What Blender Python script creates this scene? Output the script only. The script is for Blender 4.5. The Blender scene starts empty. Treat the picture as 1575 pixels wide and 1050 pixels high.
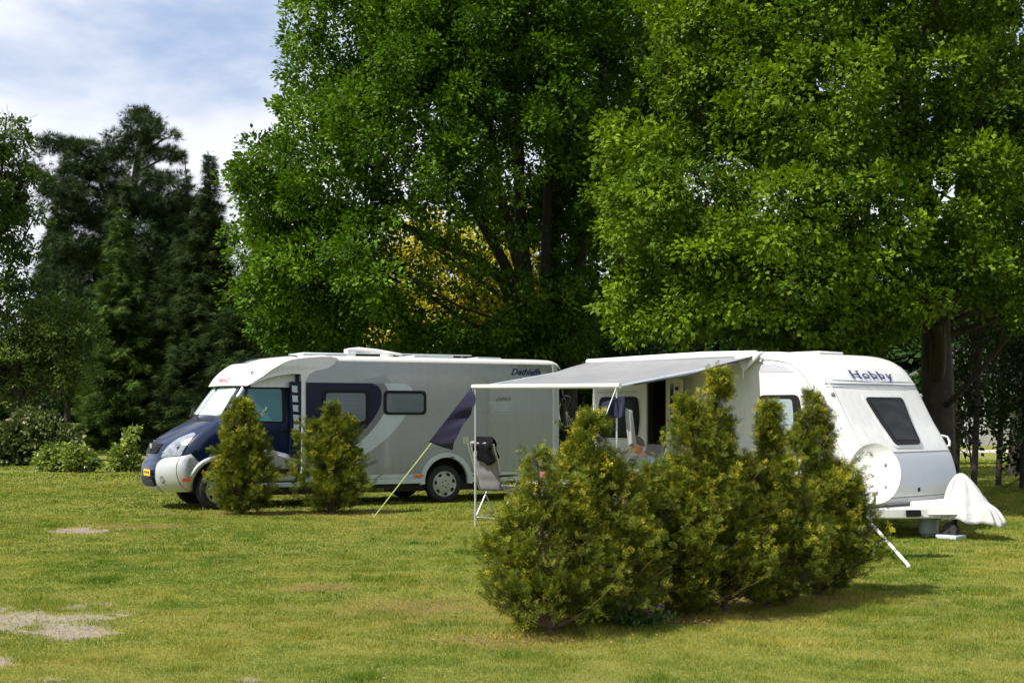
QUICK=False
import bpy, bmesh, math, random
import numpy as np
from mathutils import Vector, Matrix
random.seed(7); RNG = np.random.default_rng(11)
SC = bpy.context.scene; COL = SC.collection
F_PX, CX, HY, CAMH = 2100.0, 787.5, 635.0, 1.65
def at(px, py, d): return np.array([(px-CX)*d/F_PX, d, CAMH-(py-HY)*d/F_PX])
def gnd(px, py):
    d = CAMH*F_PX/(py-HY); return np.array([(px-CX)*d/F_PX, d, 0.0])
R = math.radians
# ---------------------------------------------------------------- materials
def newmat(name):
    m = bpy.data.materials.new(name); m.use_nodes = True; nt = m.node_tree
    return m, nt, nt.nodes['Principled BSDF'], nt.nodes['Material Output']
def mat(name, col, rough=.5, metal=0, spec=.5, var=.0, vscale=3., bump=0., bscale=60., coat=0., rvar=.0, sheen=0., trans=0., streak=0.):
    m, nt, b, o = newmat(name); N = nt.nodes; L = nt.links
    b.inputs['Base Color'].default_value = (*col, 1); b.inputs['Roughness'].default_value = rough
    b.inputs['Metallic'].default_value = metal; b.inputs['Specular IOR Level'].default_value = spec
    b.inputs['Coat Weight'].default_value = coat; b.inputs['Coat Roughness'].default_value = .04
    tc = N.new('ShaderNodeTexCoord')
    if var:
        n = N.new('ShaderNodeTexNoise'); n.inputs['Scale'].default_value = vscale; n.inputs['Detail'].default_value = 6
        n.inputs['Roughness'].default_value = .65
        L.new(tc.outputs['Object'], n.inputs['Vector'])
        r = N.new('ShaderNodeMapRange'); r.inputs[1].default_value = .3; r.inputs[2].default_value = .7
        L.new(n.outputs['Fac'], r.inputs[0])
        mx = N.new('ShaderNodeMix'); mx.data_type = 'RGBA'
        mx.inputs[6].default_value = (*[c*(1-var) for c in col], 1); mx.inputs[7].default_value = (*[min(1, c*(1+var)) for c in col], 1)
        L.new(r.outputs[0], mx.inputs[0]); L.new(mx.outputs[2], b.inputs['Base Color'])
        if rvar:
            r2 = N.new('ShaderNodeMapRange'); r2.inputs[1].default_value = .3; r2.inputs[2].default_value = .7
            r2.inputs[3].default_value = rough-rvar; r2.inputs[4].default_value = rough+rvar
            L.new(n.outputs['Fac'], r2.inputs[0]); L.new(r2.outputs[0], b.inputs['Roughness'])
    if streak:
        src = b.inputs['Base Color'].links[0].from_socket if b.inputs['Base Color'].links else None
        mp = N.new('ShaderNodeMapping'); mp.inputs['Scale'].default_value = (7, 7, .7); L.new(tc.outputs['Object'], mp.inputs[0])
        ns = N.new('ShaderNodeTexNoise'); ns.inputs['Scale'].default_value = 1.6; ns.inputs['Detail'].default_value = 7; ns.inputs['Roughness'].default_value = .7; L.new(mp.outputs[0], ns.inputs['Vector'])
        rr = N.new('ShaderNodeMapRange'); rr.inputs[1].default_value = .48; rr.inputs[2].default_value = .75; rr.inputs[3].default_value = 0; rr.inputs[4].default_value = streak; L.new(ns.outputs['Fac'], rr.inputs[0])
        mm = N.new('ShaderNodeMix'); mm.data_type = 'RGBA'; mm.inputs[7].default_value = (.16,.15,.12,1); mm.inputs[6].default_value = (*col, 1); L.new(rr.outputs[0], mm.inputs[0])
        if src: L.new(src, mm.inputs[6])
        L.new(mm.outputs[2], b.inputs['Base Color'])
    if bump:
        n2 = N.new('ShaderNodeTexNoise'); n2.inputs['Scale'].default_value = bscale; n2.inputs['Detail'].default_value = 5
        L.new(tc.outputs['Object'], n2.inputs['Vector'])
        bp = N.new('ShaderNodeBump'); bp.inputs['Strength'].default_value = bump; bp.inputs['Distance'].default_value = .02
        L.new(n2.outputs['Fac'], bp.inputs['Height']); L.new(bp.outputs[0], b.inputs['Normal'])
    if trans:
        t = N.new('ShaderNodeBsdfTranslucent'); t.inputs[0].default_value = (*col, 1)
        s = N.new('ShaderNodeMixShader'); s.inputs[0].default_value = trans
        L.new(b.outputs[0], s.inputs[1]); L.new(t.outputs[0], s.inputs[2]); L.new(s.outputs[0], o.inputs[0])
    return m
def leafmat(name, dark, light, rough=.45, trans=.35, spec=.35, tip=None):
    m, nt, b, o = newmat(name); N = nt.nodes; L = nt.links
    a = N.new('ShaderNodeAttribute'); a.attribute_name = 'tint'
    cr = N.new('ShaderNodeValToRGB'); e = cr.color_ramp.elements
    e[0].position = 0; e[0].color = (*dark, 1); e[1].position = .85 if tip else 1; e[1].color = (*light, 1)
    if tip: x = e.new(1.0); x.color = (*tip, 1)
    L.new(a.outputs['Fac'], cr.inputs[0]); L.new(cr.outputs[0], b.inputs['Base Color'])
    b.inputs['Roughness'].default_value = rough; b.inputs['Specular IOR Level'].default_value = spec
    t = N.new('ShaderNodeBsdfTranslucent')
    hs = N.new('ShaderNodeHueSaturation'); hs.inputs['Saturation'].default_value = 1.1; hs.inputs['Value'].default_value = 1.15
    L.new(cr.outputs[0], hs.inputs['Color']); L.new(hs.outputs[0], t.inputs[0])
    s = N.new('ShaderNodeMixShader'); s.inputs[0].default_value = trans
    L.new(b.outputs[0], s.inputs[1]); L.new(t.outputs[0], s.inputs[2]); L.new(s.outputs[0], o.inputs[0])
    return m
# ---------------------------------------------------------------- object helpers
def tag(o, label=None, cat=None, group=None, kind=None):
    if label: o['label'] = label
    if cat: o['category'] = cat
    if group: o['group'] = group
    if kind: o['kind'] = kind
    return o
def empty(name, loc, rz=0., label=None, cat=None, group=None):
    o = bpy.data.objects.new(name, None); COL.objects.link(o); o.location = [float(c) for c in loc]; o.rotation_euler = (0, 0, rz)
    o.empty_display_size = .2
    return tag(o, label, cat, group)
class MB:
    def __init__(s): s.v = []; s.f = []; s.mi = {}; s.cur = 0
    def add(s, vs, fs):
        k = len(s.v); s.v += [tuple(float(c) for c in p) for p in vs]; n0 = len(s.f); s.f += [tuple(i+k for i in f) for f in fs]
        if s.cur:
            for q in range(n0, len(s.f)): s.mi[q] = s.cur
        return s
    def box(s, a, b, rot=None, c=None):
        x0, y0, z0 = a; x1, y1, z1 = b
        p = [Vector(q) for q in ((x0,y0,z0),(x1,y0,z0),(x1,y1,z0),(x0,y1,z0),(x0,y0,z1),(x1,y0,z1),(x1,y1,z1),(x0,y1,z1))]
        if rot is not None:
            c = Vector(c) if c else Vector(((x0+x1)/2, (y0+y1)/2, (z0+z1)/2)); p = [rot @ (q-c)+c for q in p]
        return s.add(p, [(0,3,2,1),(4,5,6,7),(0,1,5,4),(1,2,6,5),(2,3,7,6),(3,0,4,7)])
    def tube(s, pts, r, n=8, cap=True, flat=1.):
        pts = [Vector(p) for p in pts]; m = len(pts); rs = r if hasattr(r, '__len__') else [r]*m
        vs = []; up = None
        for i, p in enumerate(pts):
            t = (pts[min(i+1, m-1)]-pts[max(i-1, 0)]).normalized()
            if up is None: up = Vector((0, 0, 1)) if abs(t.z) < .9 else Vector((1, 0, 0))
            a = t.cross(up)
            if a.length < 1e-4: a = t.cross(Vector((0, 1, 0)))
            a.normalize(); b = a.cross(t).normalized(); up = b
            for k in range(n):
                w = 2*math.pi*k/n; vs.append(p+(a*math.cos(w)+b*math.sin(w)*flat)*rs[i])
        fs = [(i*n+k, i*n+(k+1) % n, (i+1)*n+(k+1) % n, (i+1)*n+k) for i in range(m-1) for k in range(n)]
        if cap: fs += [tuple(range(n))[::-1], tuple((m-1)*n+k for k in range(n))]
        return s.add(vs, fs)
    def lathe(s, prof, n=24, M=None, close=False):   # prof (r,h) about z
        vs = []; m = len(prof)
        for r, hh in prof:
            for k in range(n):
                w = 2*math.pi*k/n; q = Vector((r*math.cos(w), r*math.sin(w), hh)); vs.append(M @ q if M else q)
        fs = [(i*n+k, i*n+(k+1) % n, (i+1)*n+(k+1) % n, (i+1)*n+k) for i in range(m-1) for k in range(n)]
        if not close: fs += [tuple(range(n))[::-1], tuple((m-1)*n+k for k in range(n))]
        return s.add(vs, fs)
    def grid(s, fn, na, nb, thick=0.):
        vs = [Vector(fn(i/na, j/nb)) for i in range(na+1) for j in range(nb+1)]
        fs = [(i*(nb+1)+j, (i+1)*(nb+1)+j, (i+1)*(nb+1)+j+1, i*(nb+1)+j+1) for i in range(na) for j in range(nb)]
        return s.add(vs, fs)
    def prism(s, poly, fn0, fn1):    # poly of (a,b), fn maps (a,b)->3d ; any simple polygon
        n = len(poly); A = [fn0(*p) for p in poly]; B = [fn1(*p) for p in poly]
        from mathutils.geometry import tessellate_polygon
        tr = tessellate_polygon([[Vector((p[0], p[1], 0)) for p in poly]])
        fs = [tuple(t) for t in tr]+[tuple(i+n for i in t)[::-1] for t in tr]+[(i, i+n, (i+1) % n+n, (i+1) % n) for i in range(n)]
        return s.add(A+B, fs)
    def blob(s, poly, surf, off=.01, depth=.02, rings=3, dome=0., c=None, sgn=1):
        n = len(poly)
        if c is None: c = (sum(p[0] for p in poly)/n, sum(p[1] for p in poly)/n)
        def nrm(a, b):
            e = 1e-3; p = Vector(surf(a, b)); q = Vector(surf(a+e, b))-p; w = Vector(surf(a, b+e))-p
            return q.cross(w).normalized()*sgn
        def P(a, b, o): return Vector(surf(a, b))+nrm(a, b)*o
        vs = [P(*c, off+dome)]; fs = []
        for k in range(1, rings+1):
            t = k/rings
            for p in poly: vs.append(P(c[0]+(p[0]-c[0])*t, c[1]+(p[1]-c[1])*t, off+dome*(1-t*t)))
        for p in poly: vs.append(P(p[0], p[1], off-depth))
        for i in range(n): fs.append((0, 1+i, 1+(i+1) % n))
        for k in range(rings):
            for i in range(n):
                a = 1+k*n+i; b = 1+k*n+(i+1) % n; fs.append((a, a+n, b+n, b))
        return s.add(vs, fs)
    def build(s, name, m, parent=None, smooth=True, ang=38, bevel=0., fix=True):
        me = bpy.data.meshes.new(name); me.from_pydata(s.v, [], s.f); me.validate()
        if fix:
            bm = bmesh.new(); bm.from_mesh(me); bmesh.ops.recalc_face_normals(bm, faces=bm.faces); bm.to_mesh(me); bm.free()
        [me.materials.append(q) for q in (m if isinstance(m, (list, tuple)) else [m])]
        for q, w in s.mi.items(): me.polygons[q].material_index = w
        if smooth:
            me.polygons.foreach_set('use_smooth', [True]*len(me.polygons)); me.set_sharp_from_angle(angle=R(ang))
        o = bpy.data.objects.new(name, me); COL.objects.link(o)
        if parent: o.parent = parent
        if bevel:
            b = o.modifiers.new('b', 'BEVEL'); b.width = bevel; b.segments = 2; b.limit_method = 'ANGLE'; b.angle_limit = R(40)
        return o
def roundpoly(pts, r, n=4):
    out = []; m = len(pts); rs = r if hasattr(r, '__len__') else [r]*m
    for i in range(m):
        p0, p, p1 = [np.array(pts[(i+k) % m], float) for k in (-1, 0, 1)]; rr = rs[i]
        a = p0-p; b = p1-p; la = np.linalg.norm(a); lb = np.linalg.norm(b); d = min(rr, la*.45, lb*.45)
        if d < 1e-4: out.append(tuple(p)); continue
        A = p+a/la*d; B = p+b/lb*d
        for k in range(n+1):
            t = k/n; out.append(tuple((1-t)**2*A+2*t*(1-t)*p+t*t*B))
    return out
def dense(poly, step=.15):
    out = []
    for i, p in enumerate(poly):
        q = poly[(i+1) % len(poly)]; d = math.dist(p, q); k = max(1, int(d/step))
        for j in range(k): out.append((p[0]+(q[0]-p[0])*j/k, p[1]+(q[1]-p[1])*j/k))
    return out
def spline(pts, k=6):
    P = [np.array(p, float) for p in pts]; P = [2*P[0]-P[1]]+P+[2*P[-1]-P[-2]]; out = []
    for i in range(1, len(P)-2):
        for j in range(k):
            t = j/k; a, b, c, d = P[i-1:i+3]
            out.append(tuple(.5*((2*b)+(c-a)*t+(2*a-5*b+4*c-d)*t*t+(3*b-a-3*c+d)*t**3)))
    out.append(tuple(P[-2])); return out
# fast numpy meshes
def fastmesh(name, V, Fc, m, parent=None, tint=None, smooth=False):
    me = bpy.data.meshes.new(name); n = len(V); k = Fc.shape[1]; nf = len(Fc)
    me.vertices.add(n); me.vertices.foreach_set('co', np.ascontiguousarray(V, dtype=np.float32).ravel())
    me.loops.add(nf*k); me.loops.foreach_set('vertex_index', np.ascontiguousarray(Fc, dtype=np.int32).ravel())
    me.polygons.add(nf); me.polygons.foreach_set('loop_start', np.arange(0, nf*k, k, dtype=np.int32))
    if smooth: me.polygons.foreach_set('use_smooth', np.ones(nf, dtype=bool))
    me.update(calc_edges=True)
    if tint is not None:
        at_ = me.attributes.new('tint', 'FLOAT', 'FACE'); at_.data.foreach_set('value', np.ascontiguousarray(tint, dtype=np.float32))
    me.materials.append(m); o = bpy.data.objects.new(name, me); COL.objects.link(o)
    if parent: o.parent = parent
    return o
def unit(a): return a/np.maximum(np.linalg.norm(a, axis=-1, keepdims=True), 1e-9)
def rdir(n): return unit(RNG.normal(size=(n, 3)))
def frames(d, nrm):
    d = unit(d); s = unit(np.cross(d, nrm)); n = np.cross(s, d); return np.stack([d, s, n], 1)   # rows
def inst(TV, TF, pos, fr, sc, tint, ttint=None):
    N, K = len(pos), len(TV)
    V = np.einsum('kj,njc->nkc', TV, fr)*np.asarray(sc).reshape(-1, 1, 1)+pos[:, None, :]
    Fc = (TF[None]+(np.arange(N)*K)[:, None, None]).reshape(-1, TF.shape[1])
    t = np.repeat(tint, len(TF))
    if ttint is not None: t = t+np.tile(ttint, N)
    return V.reshape(-1, 3), Fc, t
# leaf templates: axes (along, side, normal)
LEAF = (np.array([[0,0,0],[.45,.34,.07],[1,0,-.06],[.45,-.34,.07]], float), np.array([[0,3,2,1]]))
OAK = (np.array([[0,0,0],[.35,.22,.05],[.62,.42,.02],[.75,.16,.03],[1,0,-.1],[.75,-.16,.03],[.62,-.42,.02],[.35,-.22,.05]], float),
       np.array([[0,7,1,1],[7,6,5,5],[1,3,2,2],[7,5,3,1],[5,4,3,3]]))
OAK = (OAK[0], np.array([[0,7,1],[7,6,5],[1,3,2],[7,5,3],[7,3,1],[5,4,3]]))
def spray_template(n=9, seed=1):
    r = np.random.default_rng(seed); V = []; F = []; T = []
    def quad(p, d, L, W, nz, t):
        d = d/np.linalg.norm(d); s = np.cross([0, 0, 1], d); k = len(V)
        V.extend([p-s*W*.5, p+d*L*.55-s*W*.6+np.array([0, 0, nz]), p+d*L, p+d*L*.55+s*W*.6+np.array([0, 0, nz])]); F.append([k, k+1, k+2, k+3]); T.append(t)
    for i in range(n):
        x = (i+.5)/n; base = np.array([x*.9, 0, -.10*x*x])
        quad(base-np.array([.10, 0, 0]), np.array([1, r.uniform(-.2, .2), -.1]), .24, .030, .0, 0)
        for sd in (-1, 1):
            L = .46*(1-.6*x)*r.uniform(.7, 1.2); a = r.uniform(.5, 1.05)*sd; d = np.array([math.cos(a), math.sin(a), r.uniform(-.55, .55)]); quad(base, d, L, .040, .010, .04+.22*x)
            for q in (.45, .8):
                a2 = a+r.choice([-.75, .75]); quad(base+d/np.linalg.norm(d)*L*q, np.array([math.cos(a2), math.sin(a2), r.uniform(-.6, .6)]), L*.48, .036, .008, .22+.3*x)
    return np.array(V), np.array(F), np.array(T)
# ---------------------------------------------------------------- plants
M_BARK = mat('bark', (.034,.027,.02), .9, var=.45, vscale=5, bump=.9, bscale=14)
M_BARKW = mat('bark_thuja', (.11,.07,.045), .9, var=.4, vscale=9, bump=.6)
def vnoise(P, sc, seed=0):
    p = P*sc+seed*17.3
    return (np.sin(p[:,0]*1.7+1.3*np.sin(p[:,1]*1.1+seed))+np.sin(p[:,1]*1.9+1.7*np.sin(p[:,2]*1.3))+np.sin(p[:,2]*1.6+1.1*np.sin(p[:,0]*1.4+2.)))/3
def lobes_world(lobes, D):
    out = []
    for l in lobes:
        px, py, rx, ry = l[:4]; dd = l[4] if len(l) > 4 else 0; rd = l[5] if len(l) > 5 else None
        d = D+dd; c = at(px, py, d); k = d/F_PX; out.append((c, np.array([rx*k, rd if rd else (rx+ry)*.5*k, ry*k])))
    return out
def boughs_in(L, density, rb, jitter=.35, skip=None, inner=.25):
    P = []; D = []
    for c, r in L:
        area = 4*math.pi*((r[0]*r[1])**1.6/3+(r[0]*r[2])**1.6/3+(r[1]*r[2])**1.6/3)**(1/1.6)
        n = max(3, int(area*density)); d = rdir(n)
        rad = 1-np.abs(RNG.normal(size=n))*jitter; k = RNG.random(n) < inner; rad[k] = RNG.uniform(.3, .8, k.sum())
        p = c+d*r*np.clip(rad, .2, 1.04)[:, None]; P.append(p); D.append(unit(d/r))
    P = np.concatenate(P); D = np.concatenate(D)
    keep = np.ones(len(P), bool)
    for c, r in L:      # drop those buried deep in another lobe
        q = np.linalg.norm((P-c)/r, axis=1); keep &= ~((q < .5) & (RNG.random(len(P)) < .6))
    if skip is not None: keep &= ~skip(P)
    return P[keep], D[keep]
def foliage(name, P, D, m, parent, rb=.75, sprigs=18, leaves=9, size=.13, flat=.6, tpl=LEAF, up=.5, sprig_r=.2, droop=.2, zmin=.1):
    nb = len(P); rbv = rb*RNG.uniform(.6, 1.3, nb)
    d = unit(rdir(nb*sprigs)+np.repeat(D, sprigs, 0)*.5+np.array([0, 0, .25]))
    S = np.repeat(P, sprigs, 0)+d*np.repeat(rbv, sprigs)[:, None]*RNG.uniform(.45, 1.05, nb*sprigs)[:, None]*np.array([1, 1, flat])
    btint = np.repeat(RNG.normal(.45, .16, nb), sprigs)
    ns = len(S); o = rdir(ns*leaves)
    pos = np.repeat(S, leaves, 0)+o*RNG.uniform(.2, 1, ns*leaves)[:, None]*sprig_r
    out = unit(np.repeat(d, leaves, 0)+o*.9+np.array([0, 0, -droop]))
    nrm = unit(np.repeat(d*.5+rdir(ns)*.5, leaves, 0)+np.array([0, 0, up])+rdir(ns*leaves)*.32)
    tint = np.clip(np.repeat(btint+RNG.normal(0, .15, ns), leaves)+RNG.normal(0, .09, ns*leaves), 0, 1)
    k = pos[:, 2] > zmin; pos, out, nrm, tint = pos[k], out[k], nrm[k], tint[k]
    V, Fc, t = inst(tpl[0], tpl[1], pos, frames(out, nrm), size*RNG.uniform(.65, 1.25, len(pos)), tint)
    o = np.array(parent.location) if parent else 0
    return fastmesh(name, V-o, Fc, m, parent, t)
def bend(a, b, n=6, sag=.0, wob=.1):
    a = np.array(a, float); b = np.array(b, float); L = np.linalg.norm(b-a); o = []
    w = RNG.normal(size=3)*wob*L
    for i in range(n+1):
        t = i/n; p = a*(1-t)+b*t+w*math.sin(math.pi*t)*.5; p[2] += sag*L*math.sin(math.pi*t); o.append(p)
    return o
def tree(name, label, cat, base, stems, lobes, D, m, density=1.6, rb=.75, sprigs=18, leaves=9, size=.13, limbs=50, group=None, skip=None, tpl=LEAF, flat=.6, up=.5, sprig_r=.2, inner=.25, bark=None, extra=None, jitter=.35, limb_r=.07):
    """stems: list of (points, r0, r1) in world coordinates"""
    root = empty(name, base, 0, label, cat, group); O = np.array(root.location)
    L = lobes_world(lobes, D) if lobes else []
    if extra: L += extra
    P, Dr = boughs_in(L, density, rb, jitter, skip, inner)
    mb = MB()
    nodes = []
    for pts, r0, r1 in stems:
        sp = spline([np.array(p)-O for p in pts], 5); n = len(sp)
        mb.tube(sp, [r0+(r1-r0)*i/(n-1) for i in range(n)], 10); nodes += [(np.array(q)+O, r0+(r1-r0)*i/(n-1)) for i, q in enumerate(sp)]
    mb.build('trunk', bark or M_BARK, root)
    if limbs:
        lb = MB(); idx = RNG.choice(len(P), min(limbs, len(P)), replace=False); NP = np.array([q[0] for q in nodes])
        for i in idx:
            b = P[i]; hd = np.linalg.norm(NP[:, :2]-b[:2], axis=1); sc = np.abs(NP[:, 2]-(b[2]-hd*.55-.3))+hd*.35
            j = int(np.argmin(sc)); r0 = min(nodes[j][1]*.7, limb_r*RNG.uniform(.5, 1.3))
            pts = bend(NP[j]-O, b-O, 7, -.05, .12); lb.tube(pts, [r0*(1-.85*k/7) for k in range(8)], 5)
            for q in range(3):
                st = pts[3+q]; e = st+rdir(1)[0]*.9+np.array([0, 0, .35]); lb.tube(bend(st, e, 3, 0, .1), [r0*.35, r0*.25, r0*.18, .006], 4)
        lb.build('limbs', bark or M_BARK, root)
    foliage('crown', P, Dr, m, root, rb, sprigs, leaves, size, flat, tpl, up, sprig_r)
    return root
def conifer(name, label, base, H, Rb, m, rows=26, per=9, droop=.25, needle=.16, cat='tree', curve=.85, top=.0, group=None, zlow=.05, dens=1., bark=None, upturn=.1, width=.1):
    """layered conifer: every branch carries hanging sprays of needles"""
    root = empty(name, base, RNG.uniform(0, 6), label, cat, group); mb = MB(); pts = [(RNG.normal()*.012*i, RNG.normal()*.012*i, H*i/6) for i in range(7)]
    pts[0] = (0, 0, -.1); mb.tube(pts, [.018*H*(1-.93*i/6) for i in range(7)], 8); mb.build('trunk', bark or M_BARK, root)
    POS = []; OUT = []; NR = []; SZ = []; TI = []; br = MB()
    for i in range(rows):
        f = zlow+(1-zlow)*(i/rows)**.95; z = H*f; r = Rb*(1-f)**curve*RNG.uniform(.82, 1.12)+.12
        for k in range(per):
            a = RNG.uniform(0, 2*math.pi); rr = r*RNG.uniform(.65, 1.12); dz = -droop*rr
            e = np.array([math.cos(a)*rr, math.sin(a)*rr, z+dz]); s = np.array([0, 0, z])
            if k % 2 == 0: br.tube([s, (s+e)/2+np.array([0, 0, .04*rr]), e], [.02+.01*rr, .014+.005*rr, .006], 4)
            n = max(4, int(rr*13*dens)); t = RNG.uniform(.12, 1, n)**.75; c = s+(e-s)*t[:, None]; c[:, 2] += upturn*rr*(t**3)
            side = np.array([-math.sin(a), math.cos(a), 0]); w = RNG.normal(size=n)*width*rr*(1.1-t)
            c = c+side*w[:, None]; POS.append(c)
            d = np.array([math.cos(a), math.sin(a), 0])+side*(np.sign(w)*RNG.uniform(.2, 1., n))[:, None]+np.array([0, 0, -1])*RNG.uniform(.1, .9, n)[:, None]
            OUT.append(d); NR.append(np.array([0, 0, 1.])+RNG.normal(size=(n, 3))*.4); SZ.append(RNG.uniform(.7, 1.4, n)*min(1, .5+.5*r)); TI.append(np.clip(.25+.5*t+RNG.normal(0, .15, n), 0, 1))
    br.build('limbs', bark or M_BARK, root)
    POS = np.concatenate(POS); OUT = np.concatenate(OUT); NR = np.concatenate(NR); SZ = np.concatenate(SZ); TI = np.concatenate(TI)
    rep = 4; P2 = np.repeat(POS, rep, 0)+RNG.normal(size=(len(POS)*rep, 3))*needle*.45
    D2 = np.repeat(unit(OUT), rep, 0)+rdir(len(P2))*.5; N2 = np.repeat(NR, rep, 0)+rdir(len(P2))*.6
    V, Fc, t = inst(NEEDLES[0], NEEDLES[1], P2, frames(D2, N2), needle*2*np.repeat(SZ, rep), np.repeat(TI, rep))
    fastmesh('crown', V, Fc, m, root, t)
    return root
def _needles():
    V = []; F = []; r = np.random.default_rng(3)
    for i in range(6):
        a = (i-2.5)*.42; L = 1-.3*abs(i-2.5)/2.5; k = len(V); z = r.uniform(-.2, .2); b = .12*i/6
        V += [[b, -.03, 0], [b+math.cos(a)*L, math.sin(a)*L, z], [b+.02, .04, 0]]; F.append([k, k+1, k+2])
    return np.array(V), np.array(F)
NEEDLES = _needles()
SPR = [spray_template(6, s) for s in (1, 2, 3)]
def thuja(name, label, base, H, Rb, n, m, seed, group, lean=(0, 0), size=.072, tops=None, pw=1., kk=30, rootr=.03):
    """conical arborvitae: fans of scale sprays on rising branches"""
    root = empty(name, base, 0, label, 'shrub', group)
    leaders = tops or [(0, 0, 1.0, 1.0)]       # (dx,dy,height factor,radius factor)
    tk = MB(); tw = MB(); P = []; D = []; T = []
    for lx, ly, hf, rf in leaders:
        h = H*hf; ax = lambda z: np.array([lx*z/h*1.0+lean[0]*z, ly*z/h+lean[1]*z, z])
        tk.tube([ax(z)*np.array([1, 1, 1]) for z in np.linspace(-.03, h*.97, 8)], [rootr*(1-.85*i/7) for i in range(8)], 6)
        nb = int(n/len(leaders)*.62*hf*(.5+rf*.5)); f = RNG.random(nb)**.82; ang = RNG.uniform(0, 2*math.pi, nb); q = 1-np.abs(RNG.normal(0, .34, nb)); q = np.where(q < .08, RNG.random(nb), q)
        sd = seed*3.1+lx*7; lump = vnoise(np.stack([np.cos(ang)*2.2, np.sin(ang)*2.2, f*h*7], 1), 1.0, sd); prof = (1-f)**pw*(.62+.38*np.minimum(1, f/.2))
        r = (Rb*rf*prof*(1+.55*lump)+.045)*q; cx = lx*f+lean[0]*f*h; cy = ly*f+lean[1]*f*h
        c = np.stack([cx+np.cos(ang)*r, cy+np.sin(ang)*r, h*f*(.985)+.02+.30*r*q], 1)
        hole = vnoise(c, 7.5, seed)+.6*vnoise(c, 16., seed+5); k = hole > (-.26+.30*(1-f)*(q > .3)-(q < .5)*.0); k &= RNG.random(nb) < .92
        c, f, q, ang, hole = c[k], f[k], q[k], ang[k], hole[k]; m_ = len(c)
        out = np.stack([np.cos(ang), np.sin(ang), np.full(m_, .55)], 1); K = 4; dd = unit(out*.8+rdir(m_)*.7); c3 = np.repeat(c, K, 0)+np.repeat(dd, K, 0)*RNG.uniform(-.035, .035, (m_*K, 1))+RNG.normal(size=(m_*K, 3))*.020
        D.append(np.repeat(dd, K, 0)+rdir(m_*K)*.55); P.append(c3); t0 = -.16+.44*np.clip(q, 0, 1.1)**2+.18*f+.20*hole+np.where(RNG.random(m_) < .30*np.clip(q, 0, 1), .38, 0)+RNG.normal(0, .08, m_)  # inner and gap sprays tinted darker: shade painted into the foliage; some tips yellow
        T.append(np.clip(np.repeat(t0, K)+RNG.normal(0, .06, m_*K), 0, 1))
        for i in range(int(70*hf*rf)):
            ff = .10+.9*RNG.random()**.9; a = RNG.uniform(0, 2*math.pi); r1 = Rb*rf*(1-ff)**pw*RNG.uniform(.7, 1.15)+.04; e = ax(min(.97, ff)*h)+np.array([math.cos(a)*r1, math.sin(a)*r1, .3*r1]); s0 = ax(max(.03, ff*h-.35*r1))
            tw.tube(bend(s0, e, 3, -.04, .08), [.007, .005, .0035, .002], 4)
            if i % 2 == 0:      # loose shoots sticking out of the mass
                e2 = e+(e-s0)/max(.1, np.linalg.norm(e-s0))*RNG.uniform(.05, .19)+np.array([0, 0, RNG.uniform(0, .08)]); tw.tube([e, e2], [.003, .0015], 4); kk2 = 8
                t = RNG.uniform(0, 1, kk2); P.append(e+(e2-e)*t[:, None]+RNG.normal(size=(kk2, 3))*.018); D.append(np.tile(e2-s0, (kk2, 1))*1.5+rdir(kk2)*.5); T.append(np.clip(.5+RNG.normal(0, .18, kk2), 0, 1))
    tk.build('stem', M_BARKW, root); tw.build('twigs', M_BARKW, root)
    P = np.concatenate(P); D = np.concatenate(D); T = np.concatenate(T); k = P[:, 2] > .02; P, D, T = P[k], D[k], T[k]
    nr = rdir(len(P))+np.array([0, 0, .25]); VV = []; FF = []; TT = []; off = 0
    fr = frames(D, nr); sz = size*RNG.uniform(.6, 1.25, len(P)); pick = RNG.integers(0, 3, len(P))
    for q in range(3):
        s = pick == q; V, Fc, t = inst(SPR[q][0], SPR[q][1], P[s]-fr[s][:, 0]*sz[s][:, None]*.3, fr[s], sz[s], T[s]*.75, SPR[q][2])
        VV.append(V); FF.append(Fc+off); TT.append(t); off += len(V)
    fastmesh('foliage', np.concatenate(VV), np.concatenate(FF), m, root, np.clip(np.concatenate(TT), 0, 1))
    return root
# ---------------------------------------------------------------- shared vehicle materials
M_BLACK = mat('black_rubber', (.010,.010,.011), .55, spec=.18, var=.3)
M_TYRE = mat('tyre', (.018,.018,.019), .85, var=.3, vscale=12, bump=.4, bscale=90)
M_DARKM = mat('dark_underbody', (.02,.02,.022), .8, var=.4)
M_GREY = mat('motorhome_side_paint', (.25,.268,.278), .3, .25, .5, var=.04, vscale=1.3, coat=.9, rvar=.04, streak=.25)
M_TRIM = mat('pale_trim', (.44,.49,.52), .4, .1, var=.06, vscale=4, coat=.2)
M_SILV = mat('silver_paint', (.50,.51,.52), .34, .45, var=.05, vscale=3, coat=.4)
M_WHITE = mat('white_gelcoat', (.62,.62,.61), .33, var=.03, vscale=2, coat=.35, rvar=.05, streak=.22)
M_NAVY = mat('navy_paint', (.003,.0105,.038), .28, 0, spec=.35, var=.1, vscale=2, coat=.2)
M_NAVYD = mat('navy_panel', (.006,.007,.028), .4, spec=.25, var=.1)
M_GLASSD = mat('dark_window', (.012,.016,.02), .04, spec=.9, coat=.6)
M_RIM = mat('hubcap', (.36,.36,.35), .38, .3, var=.1, vscale=8)
M_CHROME = mat('chrome', (.6,.6,.6), .15, 1.)
M_ORANGE = mat('orange_lens', (.75,.13,.015), .2, coat=.6)
M_YEL = mat('number_plate', (.85,.45,.01), .4)
M_REDT = mat('red_letters', (.5,.02,.03), .4)
M_INKB = mat('blue_letters', (.012,.02,.13), .35)
M_INK = mat('dark_letters', (.02,.02,.03), .4)
M_LENS = mat('lamp_glass', (.26,.29,.32), .12, .3, coat=.8, var=.35, vscale=9)
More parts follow.
